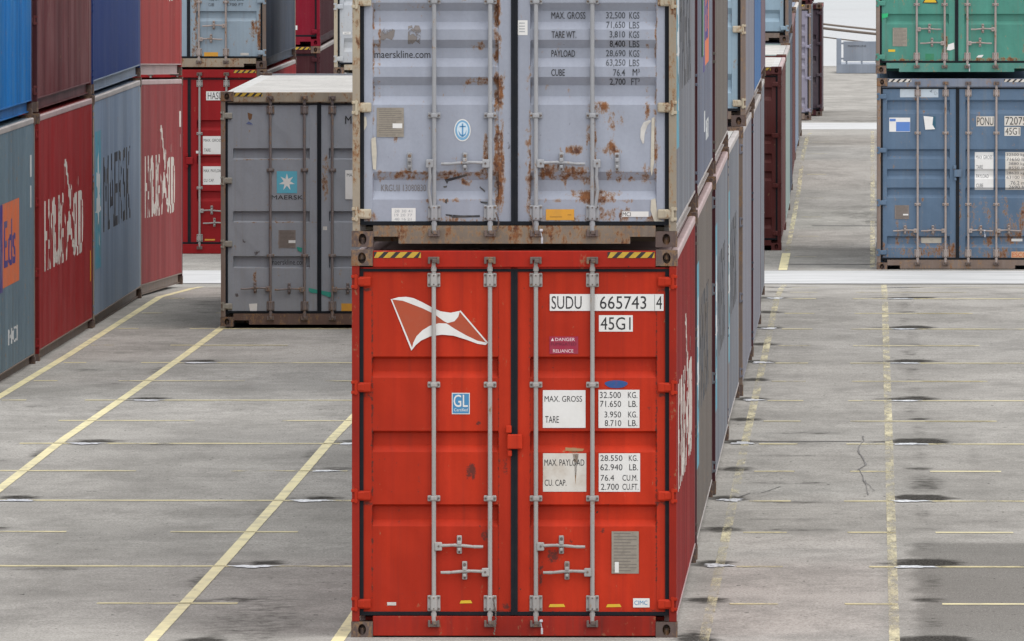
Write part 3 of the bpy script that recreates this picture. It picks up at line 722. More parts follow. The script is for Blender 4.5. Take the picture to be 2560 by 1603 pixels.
B0 = add('B0', xl=xl(-1.425), y=239.6, z=(.02, .08), paint=maroon2, style='five', bar=galv, hazard=yellow_m, notch=True, group=GB, roof=groof, toprail=railpink, side=maroon2, cast=maroon2, label='brown maroon container with pale roof, near end of the far bay left of lane')
B1 = add('B1', xl=xl(-1.42), y=252.0, z=(.09, .165), paint=pgreen, group=GB, roof=groof, toprail=railpale, label='pale green container with bare roof behind the brown maroon one')
B2 = add('B2', xl=xl(-1.44), y=264.6, z=(.17, .27), paint=darkslate, group=GB, rearpost=dmaroon, label='dark slate container under the light blue one in the far bay')
V1 = add('V1', xl=xl(-1.45), y=264.9, z=(3.07, 3.17), paint=lblue, side=darkslate, frame=railrust, style='many', notch=True, group=GB, label='light blue container on the dark slate one in the far bay left of the lane')
B3 = add('B3', xl=xl(-1.455), y=277.3, z=(.29, .55), paint=maroon2, group=GB, label='brown red container behind the dark slate one along the far lane')
B4 = add('B4', xl=xl(-1.45), y=289.9, z=(.62, .67), paint=mside2, group=GB, toprail=groof, rearpost=tanside, label='pale grey blue single container along the far lane with a white top edge')
B5 = add('B5', xl=xl(-1.45), y=302.5, z=(.675, .68), paint=tanside, group=GB, rearpost=dmaroon, label='tan container in the far lane below a small red one')
V2 = add('V2', xl=xl(-1.46), y=302.6, z=(3.57, 3.575), paint=cred3, group=GB, label='red container topmost behind the light blue one in the far bay')
H0 = add('H0', xl=xl(-1.52), y=380.0, z=(.08, .06), paint=lilacfr, frame=railrust, style='many', hazard=yellow_m, group=GB, side=darkslate, bar=bar_rusty, label='lilac grey container beyond the second pale drain strip')
H1 = add('H1', xl=xl(-1.50), y=380.2, z=(2.98, 2.96), paint=maroon2, group=GB, notch=True, cast=dmaroon, label='brown maroon container on the lilac grey one beyond the second pale drain strip')
H2 = add('H2', xl=xl(-1.29), y=393.2, z=(.0, -.04), paint=plum, side=plum, group=GB, post=dmaroon, frame=dmaroon, toprail=crimson, label='dark plum container directly behind the lilac grey one')

# ------------------------------------------------------------------ side lettering
for s in (A0, C1, C3, CU3): hamburg_side(s)
for s in (A1, A2, A3, U0, C2): maersk_side(s)
for s in (C0, U1): express_side(s)
side_mark(CU0, 'side_code', [(rect2(10.75, 11.15, 1.35, 1.9), 0), (rect2(10.8, 11.1, 2.0, 2.12), 0)], [tan_m])
side_mark(CU1, 'side_code', [(rect2(11.35, 11.7, 1.25, 1.75), 0)], [orange_m])
side_mark(CU1, 'side_lettering', [(rect2(.5, .8, 2.05, 2.45), 0)], [letter_pale])
side_mark(U1, 'side_code', [(rect2(5.6, 6.1, .52, .70), 0)], [letter_pale])

# ------------------------------------------------------------------ door markings: bright red container
def plate(spec, x0, x1, z0, z1, texts, mats, name='sticker', bold=.0, extra=[]):
    return door_mark(spec, name, [(rect2(x0, x1, z0, z1), 0)]+extra+[(T(t, a, b, c, d, bold), 1) for (t, a, b, c, d) in texts], mats)
def weights(sp, full=True):
    plate(sp, 1.432, 1.751, 1.567, 1.849, [('MAX. GROSS', 1.445, 1.725, 1.762, 1.806), ('TARE', 1.450, 1.552, 1.605, 1.655)], [white_m, black_m])
    plate(sp, 1.848, 2.154, 1.567, 1.852, [('32.500', 1.858, 2.015, 1.790, 1.836), ('KG.', 2.068, 2.138, 1.790, 1.836), ('71.650', 1.860, 2.017, 1.724, 1.770), ('LB.', 2.072, 2.138, 1.724, 1.770),
        ('3.950', 1.893, 2.017, 1.645, 1.690), ('KG.', 2.070, 2.138, 1.645, 1.690), ('8.710', 1.895, 2.018, 1.580, 1.626), ('LB.', 2.070, 2.138, 1.580, 1.626)], [white_m, black_m])
    plate(sp, 1.433, 1.757, 1.09, 1.377, [('MAX. PAYLOAD', 1.444, 1.742, 1.284, 1.332), ('CU. CAP.', 1.446, 1.608, 1.134, 1.180)], [white_dirty if full else white_m, black_m])
    plate(sp, 1.850, 2.159, 1.09, 1.377, [('28.550', 1.862, 2.027, 1.320, 1.363), ('KG.', 2.075, 2.142, 1.320, 1.363), ('62.940', 1.862, 2.027, 1.250, 1.296), ('LB.', 2.078, 2.142, 1.250, 1.296),
        ('76.4', 1.864, 1.965, 1.172, 1.216), ('CU.M.', 2.027, 2.140, 1.172, 1.216), ('2.700', 1.866, 2.000, 1.104, 1.150), ('CU.FT.', 2.027, 2.147, 1.104, 1.150)], [white_m, black_m])
weights(A0)
plate(A0, 1.484, 2.334, 2.442, 2.567, [('SUDU', 1.497, 1.722, 2.456, 2.552), ('665743', 1.858, 2.205, 2.456, 2.552), ('4', 2.278, 2.322, 2.456, 2.552)], [white_m, black_m], 'container_number',
      extra=[(rect2(2.266, 2.2685, 2.445, 2.564), 1)])
plate(A0, 1.851, 2.104, 2.287, 2.409, [('45G1', 1.863, 2.088, 2.300, 2.395)], [white_m, black_m], 'container_number')
door_mark(A0, 'sticker', [(rect2(1.482, 1.696, 2.12, 2.25), 0), (T('DANGER', 1.525, 1.672, 2.216, 2.240, .015), 1), (poly2([(1.493, 2.216), (1.516, 2.216), (1.5045, 2.240)]), 1), (T('FUMIGATED', 1.493, 1.682, 2.183, 2.206), 2), (T('RELIANCE', 1.508, 1.660, 2.130, 2.154, .01), 1)], [crim_m, pinkink, darkcrim])
fl = flag(.297, 2.145, .723, .401)
door_mark(A0, 'flag_emblem', fl, [flagfill, white_m], 0)
door_mark(A0, 'sticker', [(rect2(.752, .886, 1.669, 1.828), 0), (rect2(.758, .880, 1.675, 1.822), 1), (T('GL', .765, .872, 1.722, 1.815, .02), 2), (T('Certified', .768, .870, 1.690, 1.712), 2)], [white_m, blue_m, white_m])
ov = [(1.98+.085*math.cos(t)*(1+.08*math.sin(3*t)), 1.894+.030*math.sin(t)) for t in [2*math.pi*k/20 for k in range(20)]]
door_mark(A0, 'paint_smear', [(poly2(ov), 0)], [bluesm])
def dataplate(sp, x0, x1, z0, z1, m, tag=None):
    pol = [(rect2(x0, x1, z0, z1), 0)]
    n = 13
    for k in range(n):
        zz = z1-(k+.8)*(z1-z0)/(n+.6); a = x0+(x1-x0)*.08; b = x0+(x1-x0)*(.92 if k % 3 else .7)
        pol.append((rect2(a, b, zz, zz+(z1-z0)*.022), 1))
    if tag: pol.append((rect2(*tag), 2))
    door_mark(sp, 'data_plate', pol, [m, flat('plate_engraving', (.17, .15, .13), .6, .5, (.28, .25, .2), 30) if m is plate_m else flat('plate_print', (.10, .085, .075), .6, .3), white_m][:3 if tag else 2])
dataplate(A0, 1.946, 2.149, .478, .794, plate_m, (1.970, 2.000, .485, .565))
door_mark(A0, 'sticker', [(rect2(2.107, 2.230, .225, .293), 0), (T('CIMC', 2.116, 2.214, .244, .276, .02), 1)], [white_m, blue_m])
for (a, b, z) in ((.81, .905, .265), (1.475, 1.60, .238), (1.905, 2.02, .238)):
    door_mark(A0, 'tape', [(poly2([(a, z-.012), (b, z-.010), (b-.012, z+.012), (a+.01, z+.010)]), 0)], [yel_tape])
door_mark(A0, 'sticker', [(rect2(.268, .335, .238, .262), 0)], [rubble])
# rust run below the payload smudge
door_mark(A0, 'rust_run', [(poly2([(1.60, 1.42), (1.74, 1.41), (1.73, 1.392), (1.60, 1.395)]), 0), (poly2([(1.655, 1.37), (1.70, 1.372), (1.688, 1.28), (1.675, 1.14), (1.668, 1.28)]), 0)], [worn('rust_run', (.30, .16, .06), .35, .8, 14)])

# ------------------------------------------------------------------ upper blue grey container
def ux(X): return (860+.4233*X-878)/334
def uz(Y): return (618-.4233*Y)/334
def utext(t, X0, X1, Yc, hh=40, m=greyink, b=.012):
    door_mark(U0, 'lettering', [(T(t, ux(X0), ux(X1), uz(Yc+hh/2), uz(Yc-hh/2), b), 0)], [m])
for (t, X0, X1, Yc) in (('MAX. GROSS', 1222, 1423, 92), ('TARE WT.', 1224, 1370, 205), ('PAYLOAD', 1222, 1362, 317), ('CUBE', 1222, 1302, 429),
        ('32,500', 1545, 1658, 94), ('KGS', 1682, 1742, 92), ('71,650', 1547, 1658, 150), ('LBS', 1682, 1742, 149), ('3,810', 1567, 1658, 206), ('KGS', 1682, 1742, 205), ('8,400', 1567, 1658, 262), ('LBS', 1682, 1742, 261),
        ('28,690', 1545, 1660, 318), ('KGS', 1682, 1742, 317), ('63,250', 1545, 1660, 373), ('LBS', 1682, 1742, 372), ('76.4', 1588, 1658, 429), ('M³', 1703, 1744, 427), ('2,700', 1567, 1660, 486), ('FT³', 1694, 1744, 483)):
    utext(t, X0, X1, Yc, 44 if ',' in t else 40, black_m if t[0] in 'MTPC' or t[:2] in ('8,', '2,') else greyink)
door_mark(U0, 'lettering', [(T('maerskline.com', ux(176), ux(506), uz(344), uz(300), .012), 0)], [black_m])
dataplate(U0, ux(190), ux(350), uz(810), uz(637), plate_m, (ux(284), ux(341), uz(758), uz(730)))
el = lambda cx, cy, rx, ry, n=28: [(ux(cx+rx*math.cos(2*math.pi*k/n)), uz(cy+ry*math.sin(2*math.pi*k/n))) for k in range(n)]
door_mark(U0, 'sticker', [(poly2(el(697, 770, 49, 66)), 0), (poly2(el(697, 770, 43, 59)), 1), (poly2(el(697, 768, 33, 46)), 2),
    (rect2(ux(693), ux(702), uz(805), uz(730)), 3), (rect2(ux(680), ux(716), uz(752), uz(744)), 3), (poly2([(ux(672), uz(770)), (ux(680), uz(800)), (ux(697), uz(812)), (ux(716), uz(798)), (ux(722), uz(768)), (ux(712), uz(790)), (ux(697), uz(800)), (ux(684), uz(790))]), 3)],
    [white_m, flat('pale_blue_ring', (.16, .36, .56), .5, .2), flat('pale_disc', (.55, .66, .74), .5, .2), flat('anchor_blue', (.10, .28, .50), .5, .2)])
plate(U0, ux(278), ux(420), uz(1312), uz(1230), [('28 30 41', ux(295), ux(400), uz(1256), uz(1240)), ('19 20 77', ux(295), ux(400), uz(1280), uz(1264)), ('40 16 21', ux(295), ux(395), uz(1303), uz(1288))], [white_m, flat('faint_print', (.35, .36, .38), .6, .2)])
plate(U0, ux(1190), ux(1357), uz(1302), uz(1237), [('xxxxx', ux(1212), ux(1285), uz(1288), uz(1272))] and [], [orange_m, black_m]) if False else door_mark(U0, 'sticker', [(rect2(ux(1190), ux(1357), uz(1302), uz(1237)), 0), (rect2(ux(1212), ux(1285), uz(1284), uz(1280)), 1), (rect2(ux(1318), ux(1340), uz(1272), uz(1268)), 1)], [orange_m, flat('brown_print', (.3, .15, .02), .6)])
plate(U0, ux(1640), ux(1797), uz(1282), uz(1250), [('MCI', ux(1644), ux(1692), uz(1278), uz(1254))], [white_m, black_m], bold=.02)
plate(U0, ux(1022), ux(1082), uz(208), uz(120), [('CSC', ux(1032), ux(1064), uz(148), uz(126))] and [], [white_m, greyink]) if False else door_mark(U0, 'sticker', [(rect2(ux(1022), ux(1082), uz(208), uz(120)), 0)]+[(rect2(ux(1032), ux(1066), uz(y+6), uz(y)), 1) for y in (134, 152, 168, 184)], [white_m, flat('faint_print', (.35, .36, .38))])
door_mark(U0, 'scribble', [(poly2([(ux(a), uz(b)) for a, b in ((212, 236), (216, 190), (235, 165), (258, 182), (275, 168), (298, 178), (292, 215), (280, 238), (250, 226), (230, 240))]), 0)], [ghost])
door_mark(U0, 'scribble', [(poly2([(ux(a), uz(b)) for a, b in ((374, 262), (376, 155), (398, 150), (404, 172), (416, 150), (440, 152), (452, 180), (446, 262), (420, 244), (400, 262))]), 0)], [ghost])
door_mark(U0, 'white_scrape', [(poly2([(ux(a), uz(b)) for a, b in ((1762, 850), (1748, 815), (1750, 760), (1768, 722), (1806, 708), (1812, 716), (1790, 742), (1774, 790), (1770, 845))]), 0)], [rubble])
door_mark(U0, 'scribble', [(T('KRGUII 13080830', ux(215), ux(480), uz(1132), uz(1092)), 0)], [ghost])
scr = worn('black_scrape', (.03, .03, .035), .45, .7, 18)
door_mark(U0, 'black_scrape', [(poly2([(ux(a), uz(b)) for a, b in q]), 0) for q in (((590, 1062), (720, 1030), (725, 1040), (612, 1074), (605, 1090)), ((600, 1275), (800, 1272), (800, 1284), (640, 1288), (596, 1266)), ((800, 1102), (832, 1130), (826, 1136), (796, 1110)), ((596, 1180), (608, 1172), (604, 1204), (594, 1200)), ((800, 1190), (846, 1194), (840, 1206), (806, 1200)), ((582, 1102), (606, 1098), (602, 1110), (586, 1112)))], [scr])
# paint flaked off by the hinges
door_mark(U0, 'bare_paint', [(poly2([(ux(a), uz(b)) for a, b in ((104, 690), (128, 690), (132, 740), (118, 770), (106, 760))]), 0), (poly2([(ux(a), uz(b)) for a, b in ((158, 820), (184, 810), (190, 900), (186, 1005), (168, 1000), (160, 900))]), 0)], [worn('bare_cream_paint', (.50, .46, .38), .25, .7, 20)])
door_mark(U0, 'bare_paint', [(poly2([(ux(a), uz(b)) for a, b in ((1812, 1180), (1838, 1172), (1850, 1290), (1892, 1312), (1830, 1308), (1808, 1240))]), 0), (poly2([(ux(a), uz(b)) for a, b in ((1815, 700), (1832, 690), (1830, 960), (1816, 1040), (1808, 1000))]), 0)], [worn('bare_cream_paint', (.50, .46, .38), .25, .7, 20)])

# ------------------------------------------------------------------ lone grey container
door_mark(G0, 'star_emblem', [(rect2(.695, .946, 1.645, 1.916), 0), (poly2([(.82+a*.20, 1.782+b*.215) for a, b in STAR]), 1)], [teal_m, white_m])
door_mark(G0, 'lettering', [(T('MAERSK', .63, 1.018, 1.567, 1.620, .03), 0)], [black_m])
door_mark(G0, 'lettering', [(T('maerskline.com', .617, 1.056, .760, .826, .01), 0)], [black_m])
door_mark(G0, 'container_number', [(T('MSKU', 1.54, 1.84, 2.50, 2.60, .01), 0)], [black_m])
plate(G0, 1.54, 1.76, 1.57, 1.93, [('MAX', 1.56, 1.66, 1.85, 1.89)], [white_m, greyink])
dataplate(G0, .717, .927, .97, 1.19, plate_brown, (.84, .925, 1.03, 1.065))
door_mark(G0, 'sticker', [(poly2([(.35, .28), (.452, .285), (.448, .175), (.365, .18)]), 0)], [white_m])
door_mark(G0, 'tape', [(poly2([(1.088, .478), (1.20, .452), (1.20, .41), (1.12, .415), (1.09, .44)]), 0)], [green_tape])
door_mark(G0, 'tape', [(poly2([(1.245, .445), (1.375, .42), (1.385, .37), (1.34, .362), (1.245, .40)]), 0)], [green_tape], 1)
door_mark(G0, 'tape', [(poly2([(.94, .985), (1.01, .97), (1.0, .915), (.955, .935)]), 0)], [green_tape])
door_mark(G0, 'sticker', [(rect2(1.49, 1.66, .187, .286), 0)], [orange_m])
door_mark(G0, 'sticker', [(poly2([(.335, 2.64), (.395, 2.62), (.385, 2.56), (.36, 2.54), (.345, 2.57)]), 0), (poly2([(.315, 2.50), (.40, 2.485), (.39, 2.505), (.35, 2.53)]), 1)], [flat('brown_patch', (.16, .075, .03)), flat('blue_patch', (.08, .11, .25), .5, .5, (.5, .5, .5))])
door_mark(G0, 'sticker', [(rect2(1.265, 1.315, 1.19, 1.235), 0)], [rubble])

# ------------------------------------------------------------------ far bay containers
weights(D0, False)
plate(D0, 1.484, 2.33, 2.41, 2.55, [('HASU', 1.51, 1.74, 2.425, 2.535)], [white_m, black_m], 'container_number')
for a, b in ((1.0, 1.07), (1.325, 1.40)): door_mark(D0, 'sticker', [(rect2(a, b, 1.58, 1.62), 0)], [white_m])
door_mark(D0, 'tape', [(rect2(1.46, 1.62, .215, .24), 0)], [orange_m])
for (t, a, b, z) in (('TARE WT.', 1.53, 1.70, 1.08), ('CUBE', 1.53, 1.62, 1.0), ('8,400 LBS', 1.80, 2.08, 1.08), ('2,700 FT', 1.80, 2.08, 1.0)):
    door_mark(D1, 'lettering', [(T(t, a, b, z-.025, z+.025, .01), 0)], [greyink])
door_mark(D1, 'sticker', [(rect2(1.462, 1.68, .17+.0, .255), 0)], [orange_m])
door_mark(D1, 'sticker', [(rect2(2.03, 2.16, .205, .245), 0)], [rubble])
plate(E1, 1.50, 1.86, .98, 1.28, [('HIGH', 1.55, 1.80, 1.02, 1.10)], [yellow_m, flat('brown_print', (.3, .15, .02))])
plate(E1, 1.905, 2.04, .28, .355, [('CIMC', 1.93, 2.02, .30, .33)], [white_m, blue_m])
plate(F1, .05+.09, .26, .62, .66, [('4077', .16, .24, .63, .65)], [white_m, greyink])
bz = lambda Y: (670-.463*Y)/166
bxx = lambda X: (2160+.463*X-2191)/166
door_mark(K0, 'sticker', [(rect2(bxx(135), bxx(248), bz(698), bz(622)), 0), (rect2(bxx(172), bxx(247), bz(696), bz(645)), 1), (rect2(bxx(137), bxx(170), bz(642), bz(628)), 1)], [white_m, flat('sticker_blue', (.09, .20, .50), .5, .2)])
door_mark(K0, 'sticker', [(rect2(bxx(340), bxx(385), bz(687), bz(615)), 0), (poly2([(bxx(320), bz(613)), (bxx(372), bz(618)), (bxx(368), bz(660)), (bxx(383), bz(684)), (bxx(330), bz(687))]), 1)], [flat('dark_teal_patch', (.02, .09, .14)), white_m])
plate(K0, bxx(605), bxx(702), bz(668), bz(615), [('PONU', bxx(609), bxx(697), bz(663), bz(620))], [white_dirty, black_m], 'container_number')
plate(K0, bxx(757), bxx(910), bz(665), bz(613), [('720754', bxx(762), bxx(900), bz(660), bz(618))], [white_dirty, black_m], 'container_number')
plate(K0, bxx(757), bxx(843), bz(720), bz(672), [('45G1', bxx(762), bxx(838), bz(714), bz(676))], [white_dirty, black_m], 'container_number')
plate(K0, bxx(597), bxx(698), bz(1012), bz(808), [('MAX GROSS', bxx(603), bxx(692), bz(846), bz(826)), ('TARE', bxx(605), bxx(640), bz(898), bz(878)), ('PAYLOAD', bxx(605), bxx(672), bz(948), bz(928)), ('CUBE', bxx(605), bxx(642), bz(998), bz(978))], [white_m, greyink])
plate(K0, bxx(762), bxx(875), bz(1012), bz(808), [('32500 kg', bxx(768), bxx(868), bz(834), bz(814)), ('71650 lb', bxx(768), bxx(868), bz(856), bz(838)), ('3880 kg', bxx(780), bxx(868), bz(882), bz(863)), ('8550 lb', bxx(780), bxx(868), bz(902), bz(886)), ('28620 kg', bxx(768), bxx(868), bz(932), bz(914)), ('63100 lb', bxx(768), bxx(868), bz(953), bz(936)), ('76.2 m', bxx(790), bxx(868), bz(984), bz(964)), ('2690 ft', bxx(780), bxx(868), bz(1005), bz(988))], [white_dirty, greyink])
door_mark(K0, 'sticker', [(rect2(bxx(193), bxx(400), bz(512), bz(466)), 0)], [worn('torn_pale_sticker', (.42, .48, .53), .3, .6, 6)])
dataplate(K0, bxx(165), bxx(242), bz(1170), bz(1095), plate_brown, (bxx(210), bxx(238), bz(1150), bz(1142)))
door_mark(K0, 'sticker', [(rect2(bxx(308), bxx(417), bz(1300), bz(1270)), 0)], [flat('cream_sticker', (.46, .42, .35), .6, .5)])
plate(K0, bxx(795), bxx(900), bz(1380), bz(1345), [('ESCO', bxx(800), bxx(880), bz(1375), bz(1350))], [flat('peach_sticker', (.55, .34, .20), .6, .4), flat('orange_print', (.5, .10, .03))], bold=.02)
door_mark(K0, 'sticker', [(rect2(bxx(795), bxx(855), bz(1290), bz(1276)), 0)], [white_m])
gz = lambda Y: (183-.463*Y)/166
dataplate(K1, bxx(155)+.01, bxx(233)+.01, gz(248), gz(148), plate_m)
door_mark(K1, 'sticker', [(poly2([(bxx(450), gz(268)), (bxx(458), gz(238)), (bxx(490), gz(228)), (bxx(492), gz(262)), (bxx(470), gz(270))]), 0)], [white_m])
door_mark(K1, 'sticker', [(poly2([(bxx(610), gz(308)), (bxx(622), gz(296)), (bxx(650), gz(294)), (bxx(640), gz(308))]), 0)], [white_m])
door_mark(K1, 'sticker', [(rect2(bxx(335), bxx(382), gz(322), gz(288)), 0)], [flat('green_sticker', (.03, .20, .10), .5, .3)])
door_mark(K1, 'tape', [(rect2(bxx(135), bxx(172), gz(278), gz(265)), 0)], [yel_tape])
door_mark(K1, 'sticker', [(poly2([(bxx(318), gz(16)), (bxx(404), gz(16)), (bxx(372), gz(-40)), (bxx(350), gz(-40))]), 0), (poly2([(bxx(326), gz(11)), (bxx(396), gz(11)), (bxx(368), gz(-34)), (bxx(354), gz(-34))]), 1)], [black_m, yel_tape])
door_mark(K1, 'tape', [(poly2([(.055, .97), (.10, .90), (.19, .91), (.18, .85), (.10, .83), (.085, .70), (.06, .70)]), 0)], [flat('bright_green_tape', (.02, .42, .16), .4, .1)])
door_mark(B0, 'lettering', [(T('0', 1.80, 1.86, 1.95, 2.08, .02), 0), (rect2(2.05, 2.068, 1.94, 2.10), 0), (rect2(2.15, 2.165, 1.94, 2.10), 0), (T('1', 2.09, 2.12, 1.96, 2.08, .03), 0)], [white_m])
for k, t in enumerate(('CS', 'CS', 'CS', 'P')):
    door_mark(U3, 'lettering', [(T(t, 2.13, 2.20, 1.30-.17*k, 1.37-.17*k), 0)], [greyink])

# ------------------------------------------------------------------ seals hanging on the locking bars
def seal(spec, x, z):
    mb = MB(); x = wx(x)
    mb.cyl((x, -.030, z), (x+.012, -.036, z-.05), .003, 6); mb.box(x-.006, x+.018, -.042, -.030, z-.008, z+.012, 0, .004); mb.box(x+.004, x+.020, -.042, -.034, z-.098, z-.052, 0, .004)
    put('door_seal', mb.mesh('door_seal'), [flat('seal_plastic', (.50, .50, .54), .5, .3)], spec['doors'][1])
seal(A0, 1.415, .125); seal(U0, 1.415, .125); seal(K1, 1.40, .13); seal(K0, 1.62, .60)
def chain(spec, x, z0, z1, sd=0):
    mb = MB(); n = 14; x = wx(x)
    for k in range(n):
        t = k/n; za = z0+(z1-z0)*t; zb = z0+(z1-z0)*(t+.9/n); xx = x+.02*math.sin(t*3)
        mb.cyl((xx-.004*(k % 2), -.022, za), (xx+.004*(k % 2), -.026, zb), .0055, 6)
    put('chain', mb.mesh('chain'), [bolt_m], spec['doors'][sd])
chain(A0, 1.062, .30, .02); chain(U0, 1.082, .26, .12); chain(U0, 1.34, .24, .10, 1)

# ------------------------------------------------------------------ ground
ZK = [(-80, -.3), (60, -.3), (95, -.06), (113, 0), (126, .04), (138, .09), (151, .168), (164, .182), (177, .21), (190, .26), (200, .30), (210, .165), (219, .0), (228, -.03), (239, .015), (252, .085), (265, .17), (277, .28), (289, .60), (302, .67), (316, .68), (345, .32), (360, .13), (376, .09), (395, -.02), (425, -.08), (522, -.10)]
def zg(y): return np.interp(y, [k[0] for k in ZK], [k[1] for k in ZK])
def vnoise(X, Y, sc, seed, oct=4):
    out = np.zeros_like(X); amp = 1; tot = 0
    for o in range(oct):
        g = np.random.default_rng(seed+o).random((256, 256)); u = X*sc; v = Y*sc
        i = np.floor(u).astype(int); j = np.floor(v).astype(int); fu = u-i; fv = v-j
        fu = fu*fu*(3-2*fu); fv = fv*fv*(3-2*fv); i0 = i % 256; i1 = (i+1) % 256; j0 = j % 256; j1 = (j+1) % 256
        out += amp*((g[i0, j0]*(1-fu)+g[i1, j0]*fu)*(1-fv)+(g[i0, j1]*(1-fu)+g[i1, j1]*fu)*fv); tot += amp; amp *= .5; sc *= 2.03
    return out/tot
gx = np.unique(np.concatenate([[-160, -80, -40, -22, -15, -12.5], np.arange(-10.2, 3.9, .03), [5, 8, 14, 24, 50, 100, 160]]).round(4))
gy = np.unique(np.concatenate([np.arange(-80, 100, 12), np.arange(100, 232, .25), np.arange(232, 400, 1.0), np.arange(400, 523, 6.1), [522], [k[0] for k in ZK]]).round(3))
GX, GY = np.meshgrid(gx, gy)
zz = zg(GY)
nx, ny = len(gx), len(gy)
pos = np.stack([GX, GY, zz], -1).reshape(-1, 3)
idx = np.arange(nx*ny).reshape(ny, nx)
quads = np.stack([idx[:-1, :-1], idx[:-1, 1:], idx[1:, 1:], idx[1:, :-1]], -1).reshape(-1, 4)
me = bpy.data.meshes.new('ground'); me.vertices.add(len(pos)); me.vertices.foreach_set('co', pos.astype(np.float32).ravel())
me.loops.add(quads.size); me.loops.foreach_set('vertex_index', quads.astype(np.int32).ravel())
me.polygons.add(len(quads)); me.polygons.foreach_set('loop_start', np.arange(0, quads.size, 4, dtype=np.int32)); me.polygons.foreach_set('loop_total', np.full(len(quads), 4, dtype=np.int32))
me.update(calc_edges=True); me.validate()
# where the tarmac is stained, tyre-marked, patched or darkened with painted shade
LX = [-9.38, -8.02, -5.36, -3.97, -1.25, .17]
SLOT = [112.3+12.45*k for k in range(9)]
stain_and_shade = np.zeros_like(GX)
PUD = []
def blot(x, y, rx, ry, s): 
    global stain_and_shade
    q = np.sqrt(((GX-x)/rx)**2+((GY-y)/ry)**2)
    stain_and_shade = np.maximum(stain_and_shade, s*np.clip(1.35-q, 0, 1))
rr = random.Random(5)
for k in range(18):
    Yk = 112.3+6.225*k
    if Yk > 218: continue
    big = k % 2 == 0
    # right lane line
    if Yk < 212:
        blot(.46+rr.uniform(-.05, .05), Yk+.7, rr.uniform(.22, .32) if big else .17, .75 if big else .4, rr.uniform(1.15, 1.6) if big else rr.uniform(.3, .65))
        blot(.40+rr.uniform(-.1, .1), Yk+.6, rr.uniform(.3, .5) if big else .2, .32, .75 if big else .3); blot(.45+rr.uniform(-.06, .06), Yk-2.5, .13, 2.0, .3)
        if big: PUD.append((.37+rr.uniform(-.03, .03), Yk-.05, .17, .20)); blot(rr.uniform(.8, 1.3), Yk+.2, rr.uniform(.2, .5), .2, rr.uniform(.2, .6))
    for lx in (-5.36, -8.02):
        if lx == -8.02 and Yk > 184: continue
        if big or rr.random() < .6:
            blot(lx+.32+rr.uniform(-.08, .08), Yk+.6, rr.uniform(.18, .3), .5, .9 if big else .5); blot(lx+.1, Yk+.4, .2, .4, .4)
            if big: PUD.append((lx+.28, Yk-.08, .18, .22)); blot(lx+rr.uniform(.6, 1.3), Yk+rr.uniform(-.8, 1), rr.uniform(.15, .5), .35, rr.uniform(.1, .45)); blot(lx-.05, Yk-2.4, .12, 2.0, .35)
            elif rr.random() < .55: PUD.append((lx+.2, Yk-.05, .13, .16))
    blot(-1.30, Yk+.6, .20, .6, .9)
    if big: PUD.append((-1.27, Yk+.15, .11, .3))
    for q in range(2):
        blot(-7.6+rr.uniform(-.9, .2)-1.0, Yk+rr.uniform(0, 6), rr.uniform(.25, .5), rr.uniform(.5, 1.1), rr.uniform(.15, .36))
for yk in np.arange(172, 205, 3.1): blot(-8.55+rr.uniform(-.2, .2), yk, .3, .7, .3)
blot(-4.7, 116, .55, 9, .30); blot(-1.33, 113, .18, 1.4, .9)  # first blot paints the soft shade left of the bright red container
for yk in (147, 150, 152.5, 131.5, 137, 141, 133.5): blot(-.75+rr.uniform(-.1, .1), yk, .5, .35, rr.uniform(.3, .5))
blot(.5, 141, .2, 2, .5)
# curved tyre marks on the right
def tyre(pts, w, s):
    global stain_and_shade
    P = np.array(pts); ys = np.linspace(P[0, 1], P[-1, 1], 60); xs = np.interp(ys, P[:, 1], P[:, 0])
    xi = np.interp(GY, ys, xs, left=99, right=99); stain_and_shade = np.maximum(stain_and_shade, .42*s*np.clip(1.3-np.abs(GX-xi)/(w*1.25), 0, 1)*(.7+.5*vnoise(GX*4, GY, .12, 77)))
tyre([(1.06, 126), (1.05, 132), (1.0, 140), (.99, 150), (.98, 162), (1.0, 176)], .09, .40)
tyre([(1.65, 160), (1.95, 172), (2.05, 180), (2.03, 190), (1.9, 200), (1.6, 209)], .16, .45)
tyre([(1.35, 183), (1.62, 190), (1.72, 197), (1.66, 206), (1.45, 214)], .10, .35); tyre([(1.2, 165), (1.45, 178), (1.5, 186), (1.42, 196)], .12, .22); tyre([(.75, 200), (1.2, 206), (1.7, 209)], .15, .25); tyre([(-6.9, 113), (-6.8, 140), (-6.75, 180)], .14, .18); tyre([(-5.9, 113), (-6.3, 140), (-6.9, 170)], .10, .16); tyre([(2.15, 113), (2.1, 135), (2.1, 160)], .12, .2)
tyre([(-.75, 113), (-.8, 150), (-.75, 200)], .16, -.25)
tyre([(-.30, 140), (-.32, 170), (-.28, 210)], .16, -.22)
tyre([(-.95, 240), (-.9, 290), (-.85, 340)], .22, .16)
blot(-.2, 262, 1.0, 9, .30); blot(.2, 258, .5, 4, .45); blot(-.3, 379, 1.6, 4, .4); blot(.1, 355, 1.2, 3, .2)
wob = vnoise(GX*4, GY*1.6, 1.0, 3); stain_and_shade = np.clip(stain_and_shade*(.55+.9*wob), -1, 1)
pale = np.zeros_like(GX)
pale = np.maximum(pale, np.clip(((131.5+1.5*(wob-.5))-GY)/1.5, 0, 1)*np.clip((GX+1.30)/.12, 0, 1)*np.clip((.12+.2*(wob-.5)-GX)/.1, 0, 1)*.55)
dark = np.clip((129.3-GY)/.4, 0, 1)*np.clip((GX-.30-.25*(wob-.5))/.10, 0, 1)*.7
setattr_f(me, 'stain_and_shade', stain_and_shade.ravel()); setattr_f(me, 'pale', pale.ravel()); setattr_f(me, 'dark', dark.ravel())
